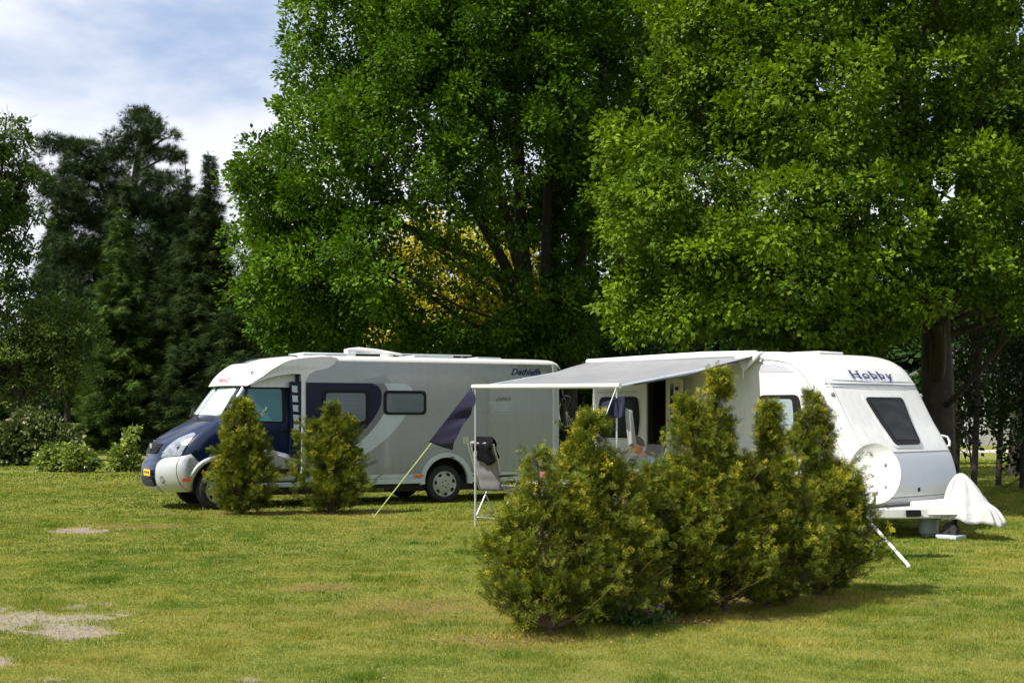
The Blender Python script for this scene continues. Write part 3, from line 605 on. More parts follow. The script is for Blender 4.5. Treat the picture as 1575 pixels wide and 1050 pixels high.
def bicycle(u, z, label, flip):
    root = empty('bicycle', mhw(u, 1.12, z), R(27+90+(180 if flip else 0)), label, 'bicycle', 'bicycles carried behind the motorhome')
    for x, nm in ((-.52, 'wheel'), (.52, 'wheel')):
        Mx = Matrix.Translation((x, 0, .33)) @ Matrix.Rotation(R(90), 4, 'X')
        w = MB(); w.lathe([(.315+.018*math.cos(a), .018*math.sin(a)) for a in np.linspace(0, 2*math.pi, 9)], 32, Mx, close=True); wo = w.build(nm, M_TYRE, root)
        w = MB(); w.lathe([(.296+.009*math.cos(a), .012*math.sin(a)) for a in np.linspace(0, 2*math.pi, 7)], 32, Mx, close=True)
        for k in range(18): a = 2*math.pi*k/18; w.tube([(x, 0, .33), (x+.3*math.cos(a), 0, .33+.3*math.sin(a))], .002, 3)
        w.lathe([(.02,-.04), (.02,.04)], 8, Mx); w.build('rim', M_CHROME, wo)
    f = MB(); bb = (-.08,0,.30); st = (-.2,0,.78); hd = (.36,0,.80); ra = (-.52,0,.33); fa = (.52,0,.33); hb = (.40,0,.66)
    for a, c, r in ((bb, st, .016), (bb, hb, .018), (st, hd, .015), (hd, hb, .018), (bb, ra, .01), (st, ra, .009), (hb, (.44,.03,.55), .014), ((.44,.03,.55), (.52,.04,.33), .01), ((.44,-.03,.55), (.52,-.04,.33), .01)): f.tube([a, c], r, 6)
    f.build('frame', mat('bike_paint', (.03,.03,.04), .35, .3), root)
    f = MB(); f.tube([(-.2,0,.78), (-.235,0,.92)], .012, 6); f.tube([(-.36,0,.93), (-.25,0,.95), (-.1,0,.93)], [.06,.055,.02], 8, flat=.4); f.build('saddle', M_BLACK, root)
    f = MB(); f.tube([(.36,0,.80), (.34,0,1.0)], .012, 6); f.tube([(.2,-.28,1.04), (.33,-.2,1.02), (.36,0,1.0), (.33,.2,1.02), (.2,.28,1.04)], .011, 6); f.build('handlebar', M_CHROME, root)
    f = MB(); f.lathe([(.09,-.06), (.09,-.05)], 20, Matrix.Translation(bb) @ Matrix.Rotation(R(90), 4, 'X')); f.tube([(-.08,-.07,.30), (.02,-.07,.17), (.02,-.15,.17)], .01, 5); f.tube([(-.08,.07,.30), (-.18,.07,.43), (-.18,.15,.43)], .01, 5); f.build('crank', M_CHROME, root)
    return root
bicycle(7.74, 1.34, 'dark bicycle on the rack, the one closer to the motorhome rear wall', False)
bicycle(7.99, 1.34, 'dark bicycle on the outer rail of the rack behind the motorhome', True)
# ---------------------------------------------------------------- the caravan
CA = math.atan2(-.743, .67)
CV = empty('caravan', (1.21, 21.5, 0), CA, 'white caravan with an open door, its awning out and a white cover on the hitch', 'caravan')
def cvw(u, v, z=0): return (1.21+u*math.cos(CA)-v*math.sin(CA), 21.5+u*math.sin(CA)+v*math.cos(CA), z)
M_CV = mat('caravan_white', (.62,.62,.61), .38, var=.03, vscale=1.5, coat=.25, rvar=.05, streak=.25)
M_CVS = mat('locker_silver', (.50,.515,.53), .34, .3, var=.03, coat=.3)
M_SEAM = mat('seam_grey', (.20,.21,.22), .5)
CW = 2.3
prof = [(4.98,.42), (5.06,.46), (5.10,.55), (5.09,.75), (5.04,.95), (4.97,1.13), (4.85,1.33), (4.72,1.53), (4.58,1.78), (4.47,1.98), (4.36,2.15), (4.22,2.30), (4.02,2.415), (3.75,2.48), (3.4,2.505), (2.5,2.50), (1.5,2.49), (.5,2.475), (.25,2.45), (.1,2.38), (.03,2.26), (0,2.1), (0,1.5), (0,.9), (.02,.5), (.06,.42)]
prof = spline(prof, 3)
PN = []
for i, p in enumerate(prof):
    a = np.array(prof[max(0, i-1)]); c = np.array(prof[min(len(prof)-1, i+1)]); t = c-a; t /= np.linalg.norm(t); PN.append(np.array([t[1], -t[0]]))   # outward
RC = .15; vv = [0, .008, .03, .065, .105, .15, .3, .6, .9, 1.15, 1.4, 1.7, 2.0, 2.15, 2.195, 2.235, 2.27, 2.292, 2.3]
def inset(v):
    e = min(v, CW-v); return RC-math.sqrt(max(0, RC*RC-(RC-min(e, RC))**2))
bulge = lambda v: .05*(1-((v-1.15)/1.15)**2)
def shell(i, v):
    p = np.array(prof[i])-PN[i]*inset(v); front = max(0, PN[i][0]); return (p[0]+bulge(v)*front, v, p[1])
n_ = len(prof); b = MB()
b.add([shell(i, v) for i in range(n_) for v in vv], [(i*len(vv)+j, (i+1)*len(vv)+j, (i+1)*len(vv)+j+1, i*len(vv)+j+1) for i in range(n_-1) for j in range(len(vv)-1)])
b.build('shell', M_CV, CV, ang=50)
so = [tuple(np.array(prof[i])-PN[i]*RC) for i in range(n_)]
low = [(.21,.42), (1.22,.42), (1.22,2.16), (1.25,2.19), (1.62,2.19), (1.65,2.16), (1.65,.42)]+arc(2.85, .36, .42, 172, 8, 14)+[(4.83,.42)]
top = [p for p in so if p[1] > .45]
# fill side: polygon from bottom edge (with door notch and wheel arch) round the inset profile
poly = low+top
b = MB(); b.prism(poly, lambda u, z: (u, 0, z), lambda u, z: (u, .035, z)); b.build('side_wall', M_CV, CV, ang=30)
b = MB(); low2 = [(.21,.42)]+arc(2.85, .36, .42, 172, 8, 14)+[(4.83,.42)]
b.prism(low2+top, lambda u, z: (u, CW-.035, z), lambda u, z: (u, CW, z)); b.build('side_wall', M_CV, CV, ang=30)
# interior and floor, chassis
b = MB(); b.box((.1,.1,.40), (4.95,2.2,.46)); b.box((.3,.75,.25), (4.9,.8,.42)); b.box((.3,1.5,.25), (4.9,1.55,.42)); b.box((1.9,1.4,.46), (2.6,2.2,1.9)); b.tube([(2.85,.2,.33), (2.85,2.1,.33)], .045)
for v0, v1 in ((.0, .35), (1.95, 2.3)):
    a_ = arc(2.85, .36, .425, -5, 185, 12); k = len(a_); b.add([(p[0], v0+.001, p[1]) for p in a_]+[(p[0], v1-.001, p[1]) for p in a_], [(i, i+1, i+1+k, i+k) for i in range(k-1)]); b.add([(p[0], v1 if v0 < 1 else v0, p[1]) for p in a_], [tuple(range(k))])
b.build('chassis', M_DARKM, CV, fix=False)
b = MB(); b.box((.3,1.2,.46), (1.9,1.24,2.3)); b.box((1.9,.6,.46), (2.5,1.2,1.6)); b.build('interior', mat('cabin_wood', (.12,.07,.035), .6, var=.3), CV)
b = MB(); b.box((1.20,-.004,.46), (1.67,.034,.62)); b.build('door_sill', M_CV, CV)
# door leaf, opened outward
dm = Matrix.Translation((1.66,-.03,0)) @ Matrix.Rotation(R(-22), 4, 'Z')
D = lambda x, y, z: dm @ Vector((x, y, z))
b = MB(); dp = roundpoly([(0,.62), (.48,.62), (.48,2.17), (0,2.17)], .07); b.prism(dp, lambda x, z: D(x, -.02, z), lambda x, z: D(x, .02, z)); do = b.build('door', mat('door_lining', (.50,.46,.38), .5, var=.05), CV)
b = MB(); b.prism(roundpoly([(.15,1.62), (.25,1.62), (.25,2.08), (.15,2.08)], .02), lambda x, z: D(x, -.026, z), lambda x, z: D(x, .026, z)); b.build('window', M_GLASSD, do)
b = MB(); b.prism(roundpoly([(.03,.7), (.45,.7), (.45,1.45), (.03,1.45)], .03), lambda x, z: D(x, -.028, z), lambda x, z: D(x, -.02, z)); b.build('bin_pocket', M_CV, do, bevel=.004)
b = MB(); b.box((.36,-.05,1.98), (.40,-.02,2.03)); o = b.build('catch', M_BLACK, do); o.location = (1.66,-.03,0); o.rotation_euler = (0, 0, R(-22))
# seams and trims on the side
def seam(pts, nm='seam', r=.0045, m=None, parent=None): a = MB(); a.tube(pts, r, 5); return a.build(nm, m or M_SEAM, parent or CV)
arch_i = spline([(3.30,2.385), (3.6,2.378), (3.85,2.32), (4.03,2.21), (4.18,2.03), (4.31,1.80), (4.46,1.52), (4.62,1.25), (4.80,.95), (4.86,.6)], 4)
seam([(p[0], -.001, p[1]) for p in arch_i], r=.006)
arch_j = spline([(3.42,2.345), (3.6,2.34), (3.8,2.285), (3.93,2.22)], 4)
M_LILAC = mat('pale_grey_stripe', (.42,.42,.47), .4)
b = MB(); b.prism([(p[0], p[1]-.012) for p in arch_j]+[(3.35,2.215), (3.35,2.33)], lambda u, z: (u, -.004, z), lambda u, z: (u, .01, z)); b.build('side_stripe', M_LILAC, CV, smooth=False)
b = MB(); b.box((.2,-.004,1.955), (1.05,.01,1.975)); b.box((.2,-.004,1.985), (1.0,.01,1.993)); b.box((.2,-.004,.98), (4.7,.01,1.0)); b.box((.2,-.012,.42), (2.40,.01,.60)); b.box((3.3,-.012,.42), (4.85,.01,.60)); b.build('side_lines', M_LILAC, CV, smooth=False)
b = MB(); b.box((.22,-.035,2.36), (3.40,.0,2.43)); b.build('awning_rail', M_TRIM, CV, bevel=.006)
cs = lambda u, z: (u, 0, z)
window(CV, roundpoly([(.27,1.27), (1.04,1.27), (1.09,1.58), (1.04,1.90), (.27,1.90), (.22,1.58)], [.08,.08,.3,.08,.08,.3]), roundpoly([(.33,1.32), (.98,1.32), (1.02,1.58), (.98,1.85), (.33,1.85), (.28,1.58)], [.06,.06,.3,.06,.06,.3]), cs, M_BLACK, M_CURT, .03, .04)
window(CV, roundpoly([(3.31,1.25), (4.02,1.25), (4.06,1.58), (4.01,1.90), (3.36,1.90), (3.29,1.58)], [.09,.09,.3,.09,.09,.3]), roundpoly([(3.375,1.32), (3.92,1.32), (3.95,1.58), (3.915,1.84), (3.42,1.84), (3.365,1.58)], [.05,.05,.3,.05,.05,.3]), cs, M_BLACK, M_BLINDG, .035, .045)
b = MB(); b.box((2.2,-.02,.75), (2.6,.0,1.15)); b.build('service_flap', M_CV, CV, bevel=.008)
# front face surface (v,z)
fp = sorted([(z, u) for (u, z), nn in zip(prof, PN) if nn[0] > .15])
FZ = np.array([q[0] for q in fp]); FU = np.array([q[1] for q in fp])
def front(v, z): return (float(np.interp(z, FZ, FU))+bulge(v)-inset(v)*.9, v, z)
fq = lambda v, z: front(v, z)      # d/dv x d/dz = outward +u
window(CV, dense(roundpoly([(.84,1.22), (1.46,1.22), (1.61,1.86), (.69,1.86)], [.06,.06,.07,.07]), .12), dense(roundpoly([(.895,1.275), (1.405,1.275), (1.53,1.81), (.77,1.81)], .03), .1), fq, M_BLACK, M_CURT, .02, .04)
b = MB(); b.blob(dense(roundpoly([(.80,1.18), (1.50,1.18), (1.66,1.90), (.64,1.90)], .07), .1), fq, .004, .02, 6); b.build('window_surround', M_CV, CV)
lk = dense(roundpoly([(.13,.56), (2.17,.56), (2.17,1.10), (.13,1.10)], .03), .12)
b = MB(); b.blob(lk, fq, .012, .02, 8); lo = b.build('gas_locker', M_CVS, CV)
b = MB(); b.blob([(1.1+.028*math.cos(a), .62+.028*math.sin(a)) for a in np.linspace(0, 2*math.pi, 15)[:-1]], fq, .02, .02, 1); b.build('lock', M_BLACK, lo)
seam([Vector(front(v, 1.125))+Vector((.003,0,0)) for v in np.linspace(.06, 2.24, 24)], r=.007)
seam([Vector(front(v, .53))+Vector((.003,0,0)) for v in np.linspace(.06, 2.24, 24)], r=.006)
seam([Vector(front(v, 2.045))+Vector((.003,0,0)) for v in np.linspace(.04, 2.26, 24)], r=.006)
seam([Vector(front(v, 2.005))+Vector((.003,0,0)) for v in np.linspace(.04, 2.26, 24)], r=.004)
b = MB(); b.blob(dense([(.06,2.05), (2.24,2.05), (2.24,2.095), (.06,2.095)], .12), fq, .003, .01, 1); b.build('front_band', M_LILAC, CV)
for v in (.115, 2.185): seam([Vector(front(v, z))+Vector((.001,0,0)) for z in np.linspace(.5, 2.33, 24)], r=.003)
# HOBBY style serif lettering: text plus slab serifs
mb = MB(); pen = 0.; KX = 1.25
letters = []
for ch in 'Hobby':
    v, f = textmesh(ch, .165, 0, .0028, KX); x0 = min(p[0] for p in v); letters.append(([(p[0]-x0+pen, p[1]) for p in v], f, ch)); pen += max(p[0] for p in v)-x0+.030
def ft(x, y, o=.008): return Vector(front(.66+x*(1.0/(pen-.03)), 2.125+y*.92))+Vector((o, 0, .004))
for v, f, ch in letters:
    mb.add([ft(*p) for p in v], f); xa = min(p[0] for p in v); xb = max(p[0] for p in v); yt = max(p[1] for p in v)
    def serif(x, y, w=.021): mb.add([ft(x-w, y, .011), ft(x+w, y, .011), ft(x+w, y+.012, .011), ft(x-w, y+.012, .011)], [(0, 1, 2, 3)])
    if ch == 'H': [serif(x, y, .024) for x in (xa+.013, xb-.013) for y in (0., yt-.010)]
    if ch == 'b': serif(xa+.002, yt-.010, .017)
    if ch == 'y': serif(xa+.012, yt-.010); serif(xb-.012, yt-.010); serif(xa+.018, min(p[1] for p in v), .015)
mb.build('lettering', M_INKB, CV, smooth=False, fix=False)
# lamps, handles, mirror bracket
for v in (.07, 2.23):
    b = MB(); p = Vector(front(v, 1.90)); b.lathe([(.03,-.01), (.03,.012), (.02,.02), (.001,.022)], 12, Matrix.Translation(p) @ Matrix.Rotation(R(80), 4, 'Y')); b.build('marker_lamp', M_LENS, CV)
b = MB(); b.tube([(4.86,2.27,1.17), (4.90,2.33,1.19), (4.89,2.35,1.25), (4.86,2.34,1.31), (4.81,2.27,1.33)], .018, 8); b.build('grab_handle', M_CV, CV)
b = MB(); b.tube([(5.04,.0,.85), (5.10,-.05,.88), (5.02,-.05,1.08), (4.95,.0,1.06)], .018, 8); b.build('grab_handle', M_CV, CV)
# front skirt and A-frame with its cover beam
b = MB(); b.blob(dense([(.08,.425), (2.22,.425), (2.22,.515), (.08,.515)], .15), fq, .006, .02, 1); b.build('front_skirt', M_CV, CV)
b = MB()
for s in (-1, 1): b.add([(4.9,1.15+s*.72,.30), (4.9,1.15+s*.64,.30), (6.15,1.15+s*.03,.34), (6.15,1.15+s*.10,.34), (4.9,1.15+s*.72,.40), (4.9,1.15+s*.64,.40), (6.15,1.15+s*.03,.42), (6.15,1.15+s*.10,.42)], [(0,1,2,3),(4,7,6,5),(0,4,5,1),(1,5,6,2),(2,6,7,3),(3,7,4,0)])
b.build('drawbar', M_CV, CV)
b = MB(); b.prism([(5.02,.05), (5.35,.45), (5.62,.92), (6.0,1.08), (6.0,1.22), (5.62,1.38), (5.35,1.85), (5.02,2.25)], lambda u, v: (u, v, .27), lambda u, v: (u, v, .41)); b.build('drawbar_fairing', M_CV, CV, bevel=.02)
b = MB(); b.prism([(5.30,.65), (5.66,1.02), (5.66,1.28), (5.30,1.65)], lambda u, v: (u, v, .405), lambda u, v: (u, v, .49)); b.build('step_plate', M_CV, CV, bevel=.02)
b = MB(); b.prism(roundpoly([(0,0), (.20,0), (.20,.085), (0,.085)], .015), lambda x, z: (5.36+x*.5, .46+x*.86, .30+z), lambda x, z: (5.40+x*.5, .43+x*.86, .30+z)); b.build('plug_socket', M_BLACK, CV)
b = MB(); b.lathe([(.10,-.05), (.11,-.03), (.11,.03), (.10,.05)], 20, Matrix.Translation((5.70,.99,.11)) @ Matrix.Rotation(R(90), 4, 'X')); b.tube([(5.70,1.05,.11), (5.70,.92,.11)], .015, 6); b.tube([(5.72,1.05,.11), (5.74,1.08,.7)], .028, 8); b.build('jockey_wheel', M_TYRE, CV)
b = MB(); b.box((5.55,.86,.0), (5.85,1.12,.055)); b.build('wheel_plate', M_TRIM, CV, bevel=.01)
b = MB(); b.lathe([(.10,.0), (.10,.03), (.13,.04), (.13,.30), (.10,.34), (.03,.35)], 18, Matrix.Translation((5.28,1.15,.0))); b.build('water_can', mat('can', (.30,.34,.32), .5), CV)
for u in (.35, 4.75):
    for v in (.3, 2.0): b = MB(); b.tube([(u+.15,v,.40), (u,v,.04)], .02, 6); b.box((u-.07,v-.07,.0), (u+.07,v+.07,.03)); b.build('corner_steady', M_DARKM, CV)
b = MB(); b.box((2.1,.7,2.50), (2.85,1.5,2.545)); b.build('roof_hatch', M_CV, CV, bevel=.02)
b = MB(); b.box((3.15,.9,2.49), (3.7,1.5,2.53)); b.build('roof_hatch', M_CV, CV, bevel=.02)
b = MB(); b.box((1.3,.7,2.49), (1.8,1.3,2.54)); b.build('roof_hatch', M_CV, CV, bevel=.02)
wheel(CV, (2.85, .05, .33), r=.33, rimr=.2); wheel(CV, (2.85, 2.25, .33), r=.33, rimr=.2, out=1)
b = MB(); b.box((1.25,-.55,.0), (1.65,-.15,.20)); b.box((1.27,-.53,.2), (1.63,-.17,.225)); tag(b.build('doorstep', M_DARKM, None, bevel=.01), 'dark plastic step on the grass below the open caravan door', 'step'); SC.objects['doorstep'].location = (1.21,21.5,0); SC.objects['doorstep'].rotation_euler = (0,0,CA)
# ---------------------------------------------------------------- white cover over the hitch
def cover():
    # a cloth thrown over the jockey-wheel handle: one tall peak with radiating folds, then a low lump over the coupling
    b = MB(); na, nr = 72, 26
    pk = np.array([.0, 0., .86])
    def hem(t):      # plan outline of the hem: long towards the coupling
        c, s_ = math.cos(t), math.sin(t); rx = (.60 if c > 0 else .22); ry = .27-.08*max(0, c)
        return rx*math.copysign(abs(c)**.9, c), ry*math.copysign(abs(s_)**.85, s_), (.25-.05*max(0, c)+.05*max(0, -c))+.02*math.sin(t*7)+.012*math.sin(t*13+1)
    def fn(a, c):
        t = a*2*math.pi; hx, hy, hz = hem(t); q = c; w = max(0, math.cos(t))**1.5
        zb = 1-q**1.9; zf = 1-.62*min(1, q/.55)**1.1-(.38*((q-.55)/.45)**2.2 if q > .55 else 0)
        z = hz+(pk[2]-hz)*(zb*(1-w)+zf*w); r = q**(.85-.0*w); x = pk[0]+(hx-pk[0])*r; y = hy*q**.8
        f = (.018*math.sin(t*9+.7)+.013*math.sin(t*17+2+3*q)+.007*math.sin(t*29))*min(1, q*2.2)*(.6+.6*q); nx, ny = math.cos(t), math.sin(t)
        return (x+nx*f, y+ny*f*1.2, z+.008*math.sin(q*14+t*5)*q)
    b.grid(fn, na, nr)
    o = b.build('hitch_cover', mat('cover_cloth', (.47,.47,.47), .8, var=.05, vscale=6, bump=.35, bscale=18, trans=.10), None, ang=180); o.location = cvw(5.76, 1.15, 0); o.rotation_euler = (0, 0, CA)
    s = o.modifiers.new('s', 'SOLIDIFY'); s.thickness = .006
    tag(o, 'crumpled white fabric cover draped over the caravan hitch', 'cover')
cover()
# ---------------------------------------------------------------- awning
AW = empty('awning', cvw(0, -2.33, 0), CA, 'grey canvas awning stretched from the caravan roof on two thin poles', 'awning')
def awl(u, n, z): return (u, 2.33-n, z)      # local: n = distance out from the wall
M_AWN = mat('awning_canvas', (.20,.205,.215), .8, var=.12, vscale=1.2, bump=.15, bscale=120, trans=.12)
uL0, uL1, uR0, uR1 = .02, 3.30, -.02, 2.86
def canvas(a, c):   # a along the rail, c out from wall
    u = (uL0+(uL1-uL0)*a)*(1-c)+(uR0+(uR1-uR0)*a)*c; z = (2.45)*(1-c)+(2.035-.03*a)*c
    sag = .075*math.sin(math.pi*c)*(.8+.5*math.sin(math.pi*a)); rip = .012*math.sin(a*20+c*3)*math.sin(math.pi*min(1, c*1.1))+.012*math.sin(c*13+a*5)*math.sin(math.pi*c)+.006*math.sin(a*61+c*9)*math.sin(math.pi*c)
    return awl(u, .03+2.30*c, z-sag+rip)
b = MB(); b.grid(canvas, 60, 24); o = b.build('canopy', M_AWN, AW); s = o.modifiers.new('s', 'SOLIDIFY'); s.thickness = .004
b = MB(); b.tube([awl(-.06, 2.35, 2.035), awl(2.90, 2.35, 2.005)], .034, 12); b.build('front_rail', M_WHITE, AW)
b = MB(); b.tube([awl(-.0, .03, 2.455), awl(1.2, .04, 2.462), awl(2.4, .04, 2.475), awl(3.32, .03, 2.47)], [.04,.055,.06,.05], 12); b.build('awning_bag', mat('bag_white', (.66,.66,.66), .6, var=.05, bump=.2, bscale=12), AW)
# loose white end of the bag, hanging as a folded point
pts = [awl(2.95, .12, 2.475), awl(3.45, -.0, 2.50), awl(3.18, .16, 2.22)]
b = MB()
def flap(a, c):
    p = np.array(pts[0])*(1-a)+np.array(pts[1])*a; q = np.array(pts[2]); r_ = p*(1-c)+q*c; r_[1] -= .05*math.sin(math.pi*a)*(1-c)+.03*math.sin(9*a)*(1-c); return tuple(r_)
b.grid(flap, 14, 8); o = b.build('loose_flap', mat('flap_white', (.66,.66,.67), .65, trans=.1), AW); s = o.modifiers.new('s', 'SOLIDIFY'); s.thickness = .008
b = MB(); b.tube([awl(3.18, .16, 2.24), awl(3.18, .16, 2.12)], .006, 5); b.build('strap', M_WHITE, AW)
b = MB(); b.tube([canvas(1, c) for c in np.linspace(0, 1, 12)], .012, 6); b.build('edge_piping', M_INK, AW)
b = MB(); b.tube([awl(3.05, .05, 2.36), awl(2.88, 2.33, 2.0)], .018, 8); b.build('rafter', M_TRIM, AW)
b = MB(); b.tube([awl(.0, .05, 2.36), awl(.0, 2.33, 2.02)], .018, 8); b.build('rafter', M_TRIM, AW)
M_ALU = mat('aluminium', (.52,.53,.54), .4, .6)
for u, z in ((0., 2.02), (2.84, 1.99)):
    b = MB(); b.tube([awl(u, 2.35, 0), awl(u, 2.35, 1.1)], .016, 8); b.tube([awl(u, 2.35, 1.05), awl(u, 2.35, z)], .012, 8); b.tube([awl(u, 2.35, 1.02), awl(u, 2.35, 1.1)], .022, 8); b.build('pole', M_ALU, AW)
M_ROPE = mat('yellow_cord', (.50,.55,.22), .7)
def world_tube(name, a, c, r, m, parent):
    mi = parent.matrix_basis.inverted() if False else Matrix.Translation(parent.location) @ Matrix.Rotation(parent.rotation_euler.z, 4, 'Z'); mi = mi.inverted()
    b = MB(); b.tube([mi @ Vector(a), mi @ Vector(c)], r, 6); return b.build(name, m, parent)
PL = Vector(cvw(0, -2.35, 2.03)); PR = Vector(cvw(2.84, -2.35, 2.0)); GF = Vector(gnd(575, 795))
world_tube('guy_rope', PL, GF, .009, M_ROPE, AW); world_tube('tent_peg', GF+Vector((.03,0,-.05)), GF+Vector((-.03,0,.06)), .008, M_ALU, AW)
world_tube('guy_rope', PR, Vector((.55, 16.9, 0)), .006, M_WHITE, AW)
# ---------------------------------------------------------------- cloths
def cloth_quad(name, P00, P10, P11, P01, m, label, cat='towel', amp=.03, nf=5, th=.005, seed=0, group=None):
    P = [np.array(p, float) for p in (P00, P10, P11, P01)]; n = np.cross(P[1]-P[0], P[3]-P[0]); n /= np.linalg.norm(n); O = (P[0]+P[1])/2
    b = MB()
    def fn(a, c):
        p = (P[0]*(1-a)+P[1]*a)*(1-c)+(P[3]*(1-a)+P[2]*a)*c
        return tuple(p-O+n*amp*(math.sin(a*nf*3.1+seed+c*2)*c+.4*math.sin(a*nf*7+c*5+seed)*c)+np.array([0, 0, -.02*math.sin(a*9+seed)*c]))
    b.grid(fn, 28, 24); o = b.build(name, m, None, ang=180); o.location = O; s = o.modifiers.new('s', 'SOLIDIFY'); s.thickness = th
    return tag(o, label, cat, group)
M_PUR = mat('purple_towel', (.014,.012,.042), .95, var=.3, vscale=14, bump=.5, bscale=120)
g = lambda t: np.array(PL)*(1-t)+np.array(GF)*t
# hung over the rope: from the rail end down to about 45 % of the rope
a0, a1 = g(.02), g(.41); dn = np.array([.10, -.02, -1.]); 
cloth_quad('towel', a0+np.array([-.03,-.05,.03]), a1+np.array([-.04,-.05,.02]), g(.36)+np.array([.22,-.06,-.20]), g(.0)+np.array([.02,-.06,-.17]), M_PUR, 'purple towel hung along the yellow guy rope of the awning', amp=.035, nf=2.6)
pr = np.array(PR)
cloth_quad('jacket', pr+np.array([-.20,-.03,-.22]), pr+np.array([.10,-.03,-.12]), pr+np.array([.12,-.05,-.42]), pr+np.array([-.18,-.05,-.36]), mat('blue_cloth', (.004,.006,.026), .85, var=.3, bump=.4), 'dark blue cloth hung from the right awning pole', 'cloth', amp=.04, nf=3, seed=2)
cloth_quad('towel', pr+np.array([.10,-.03,-.28]), pr+np.array([.20,-.01,-.32]), pr+np.array([.26,-.02,-.78]), pr+np.array([.15,-.04,-.76]), mat('pale_cloth', (.26,.26,.25), .85, bump=.3), 'pale grey towel hung from the right awning pole behind the shrub tops', amp=.02, nf=2, seed=1)
# ---------------------------------------------------------------- folding chair
M_PAD = mat('chair_fabric', (.20,.19,.205), .9, var=.12, vscale=6, bump=.3, bscale=80)
def chair(loc, rz, label, foot=True, group='camping chairs under the awning'):
    """faces local +x; back at -x side"""
    root = empty('folding_chair', loc, rz, label, 'chair', group)
    def pad(pts, w, th, nm):
        sp = spline(pts, 4); b = MB(); n = len(sp)
        for q in range(n):
            x, z = sp[q]; x2, z2 = sp[min(q+1, n-1)]; x1, z1 = sp[max(q-1, 0)]; d = math.hypot(x2-x1, z2-z1); nx, nz = -(z2-z1)/d, (x2-x1)/d
            ww = w*(1-.10*(abs(q/(n-1)-.5)*2)**4); k = 12
            for j in range(k): 
                a = 2*math.pi*j/k; yy = math.copysign(abs(math.cos(a))**.45, math.cos(a))*ww; tt = math.copysign(abs(math.sin(a))**.7, math.sin(a))*th*(1+.25*math.sin(q*2.))
                b.v.append((x+nx*tt, yy, z+nz*tt))
        for q in range(n-1):
            for j in range(k): b.f.append((q*k+j, q*k+(j+1) % k, (q+1)*k+(j+1) % k, (q+1)*k+j))
        b.f.append(tuple(range(k))); b.f.append(tuple((n-1)*k+j for j in range(k))); return b.build(nm, M_PAD, root, ang=60)
    pad([(-.02,.46), (.2,.47), (.42,.48), (.48,.46)], .235, .028, 'seat')
    pad([(-.04,.47), (-.12,.70), (-.20,.95), (-.27,1.15), (-.30,1.20)], .235, .030, 'backrest')
    if foot: pad([(.52,.44), (.72,.36), (.95,.33)], .20, .026, 'footrest')
    for s in (-1, 1):
        y = s*.255
        b = MB(); b.tube([(-.30,y,1.17), (-.16,y,.82), (-.03,y,.47), (.0,y,.45), (.5,y,.46)], .012, 8); b.build('side_frame', M_ALU, root)
        b = MB(); b.tube([(.30,y,.60), (-.12,y,.01)], .013, 8); b.build('leg', M_ALU, root)
        b = MB(); b.tube([(-.05,y,.60), (.40,y,.01)], .013, 8); b.build('leg', M_ALU, root)
        b = MB(); b.box((-.16,y-.025,.66), (.30,y+.025,.69)); b.build('armrest', M_BLACK, root, bevel=.01)
    b = MB()
    for x in (-.12, .40): b.tube([(x,-.27,.015), (x,.27,.015)], .012, 8)
    b.tube([(-.12,.27,.015), (.40,.27,.015)], .012, 8); b.build('base_bar', M_ALU, root)
    return root
CH1 = chair((-.30, 21.40, 0), R(52), 'empty grey folding chair with a black jacket over its back beside the left awning pole')
# black jacket over the chair back
def jacket():
    b = MB()
    def fn(a, c):
        y = (a-.5)*.34-.05; t = c*2-1           # front/back of the backrest top
        bx = -.30; bz = 1.265; q = abs(t); x = bx+(.065+.01*math.sin(a*8+2*t))*(-1 if t < 0 else 1)*min(1, q*3); L = (.42 if t < 0 else .30)+.04*math.sin(a*7+t)
        x += q*L*.26; z = bz+.025*(1-q*3 if q < .33 else 0)-q*L*.92
        return (x+.018*math.sin(a*15+q*6), y*(1+.1*q)+.015*math.sin(9*q+3), z)
    b.grid(fn, 22, 30); o = b.build('jacket', mat('black_jacket', (.006,.006,.007), .8, spec=.12, var=.3, bump=.5, bscale=20, sheen=.2), None, ang=180); o.location = CH1.location; o.rotation_euler = CH1.rotation_euler
    s = o.modifiers.new('s', 'SOLIDIFY'); s.thickness = .01; tag(o, 'black jacket thrown over the back of the empty grey folding chair', 'jacket')
jacket()
# ---------------------------------------------------------------- table with things, seated man in a chair
def table(loc, rz):
    root = empty('camping_table', loc, rz, 'small white folding table behind the shrubs under the awning', 'table'); b = MB(); b.box((-.45,-.32,.68), (.45,.32,.705)); b.build('tabletop', M_WHITE, root, bevel=.01)
    for sx in (-1, 1):
        for sy in (-1, 1): b = MB(); b.tube([(sx*.42,sy*.29,.68), (sx*.36,sy*.26,.0)], .013, 8); b.build('leg', M_ALU, root)
table((.70, 18.9, 0), R(20))
M_TERR = mat('terracotta', (.42,.16,.10), .6, var=.2)
b = MB(); b.lathe([(.05,0), (.10,.02), (.14,.09), (.15,.14), (.14,.14), (.12,.09), (.08,.03), (.001,.025)], 20); o = b.build('bowl', M_TERR, None); o.location = (.52, 18.82, .708); tag(o, 'reddish bowl on the small white camping table', 'bowl')
b = MB(); b.lathe([(.035,0), (.038,.005), (.038,.16), (.03,.19), (.014,.22), (.014,.26), (.016,.26), (.016,.28), (.001,.285)], 16); o = b.build('bottle', mat('bottle', (.55,.6,.62), .15, coat=.5), None); o.location = (.90, 18.95, .708); tag(o, 'clear bottle on the right of the small white camping table', 'bottle')
HP = at(980, 700, 18.7)     # head centre of the seated man
MP = (HP[0]+.02, HP[1]+.10, 0)
chair((MP[0]+.0, MP[1]-.0, 0), R(205), 'grey folding chair the grey-haired man is sitting in', False)
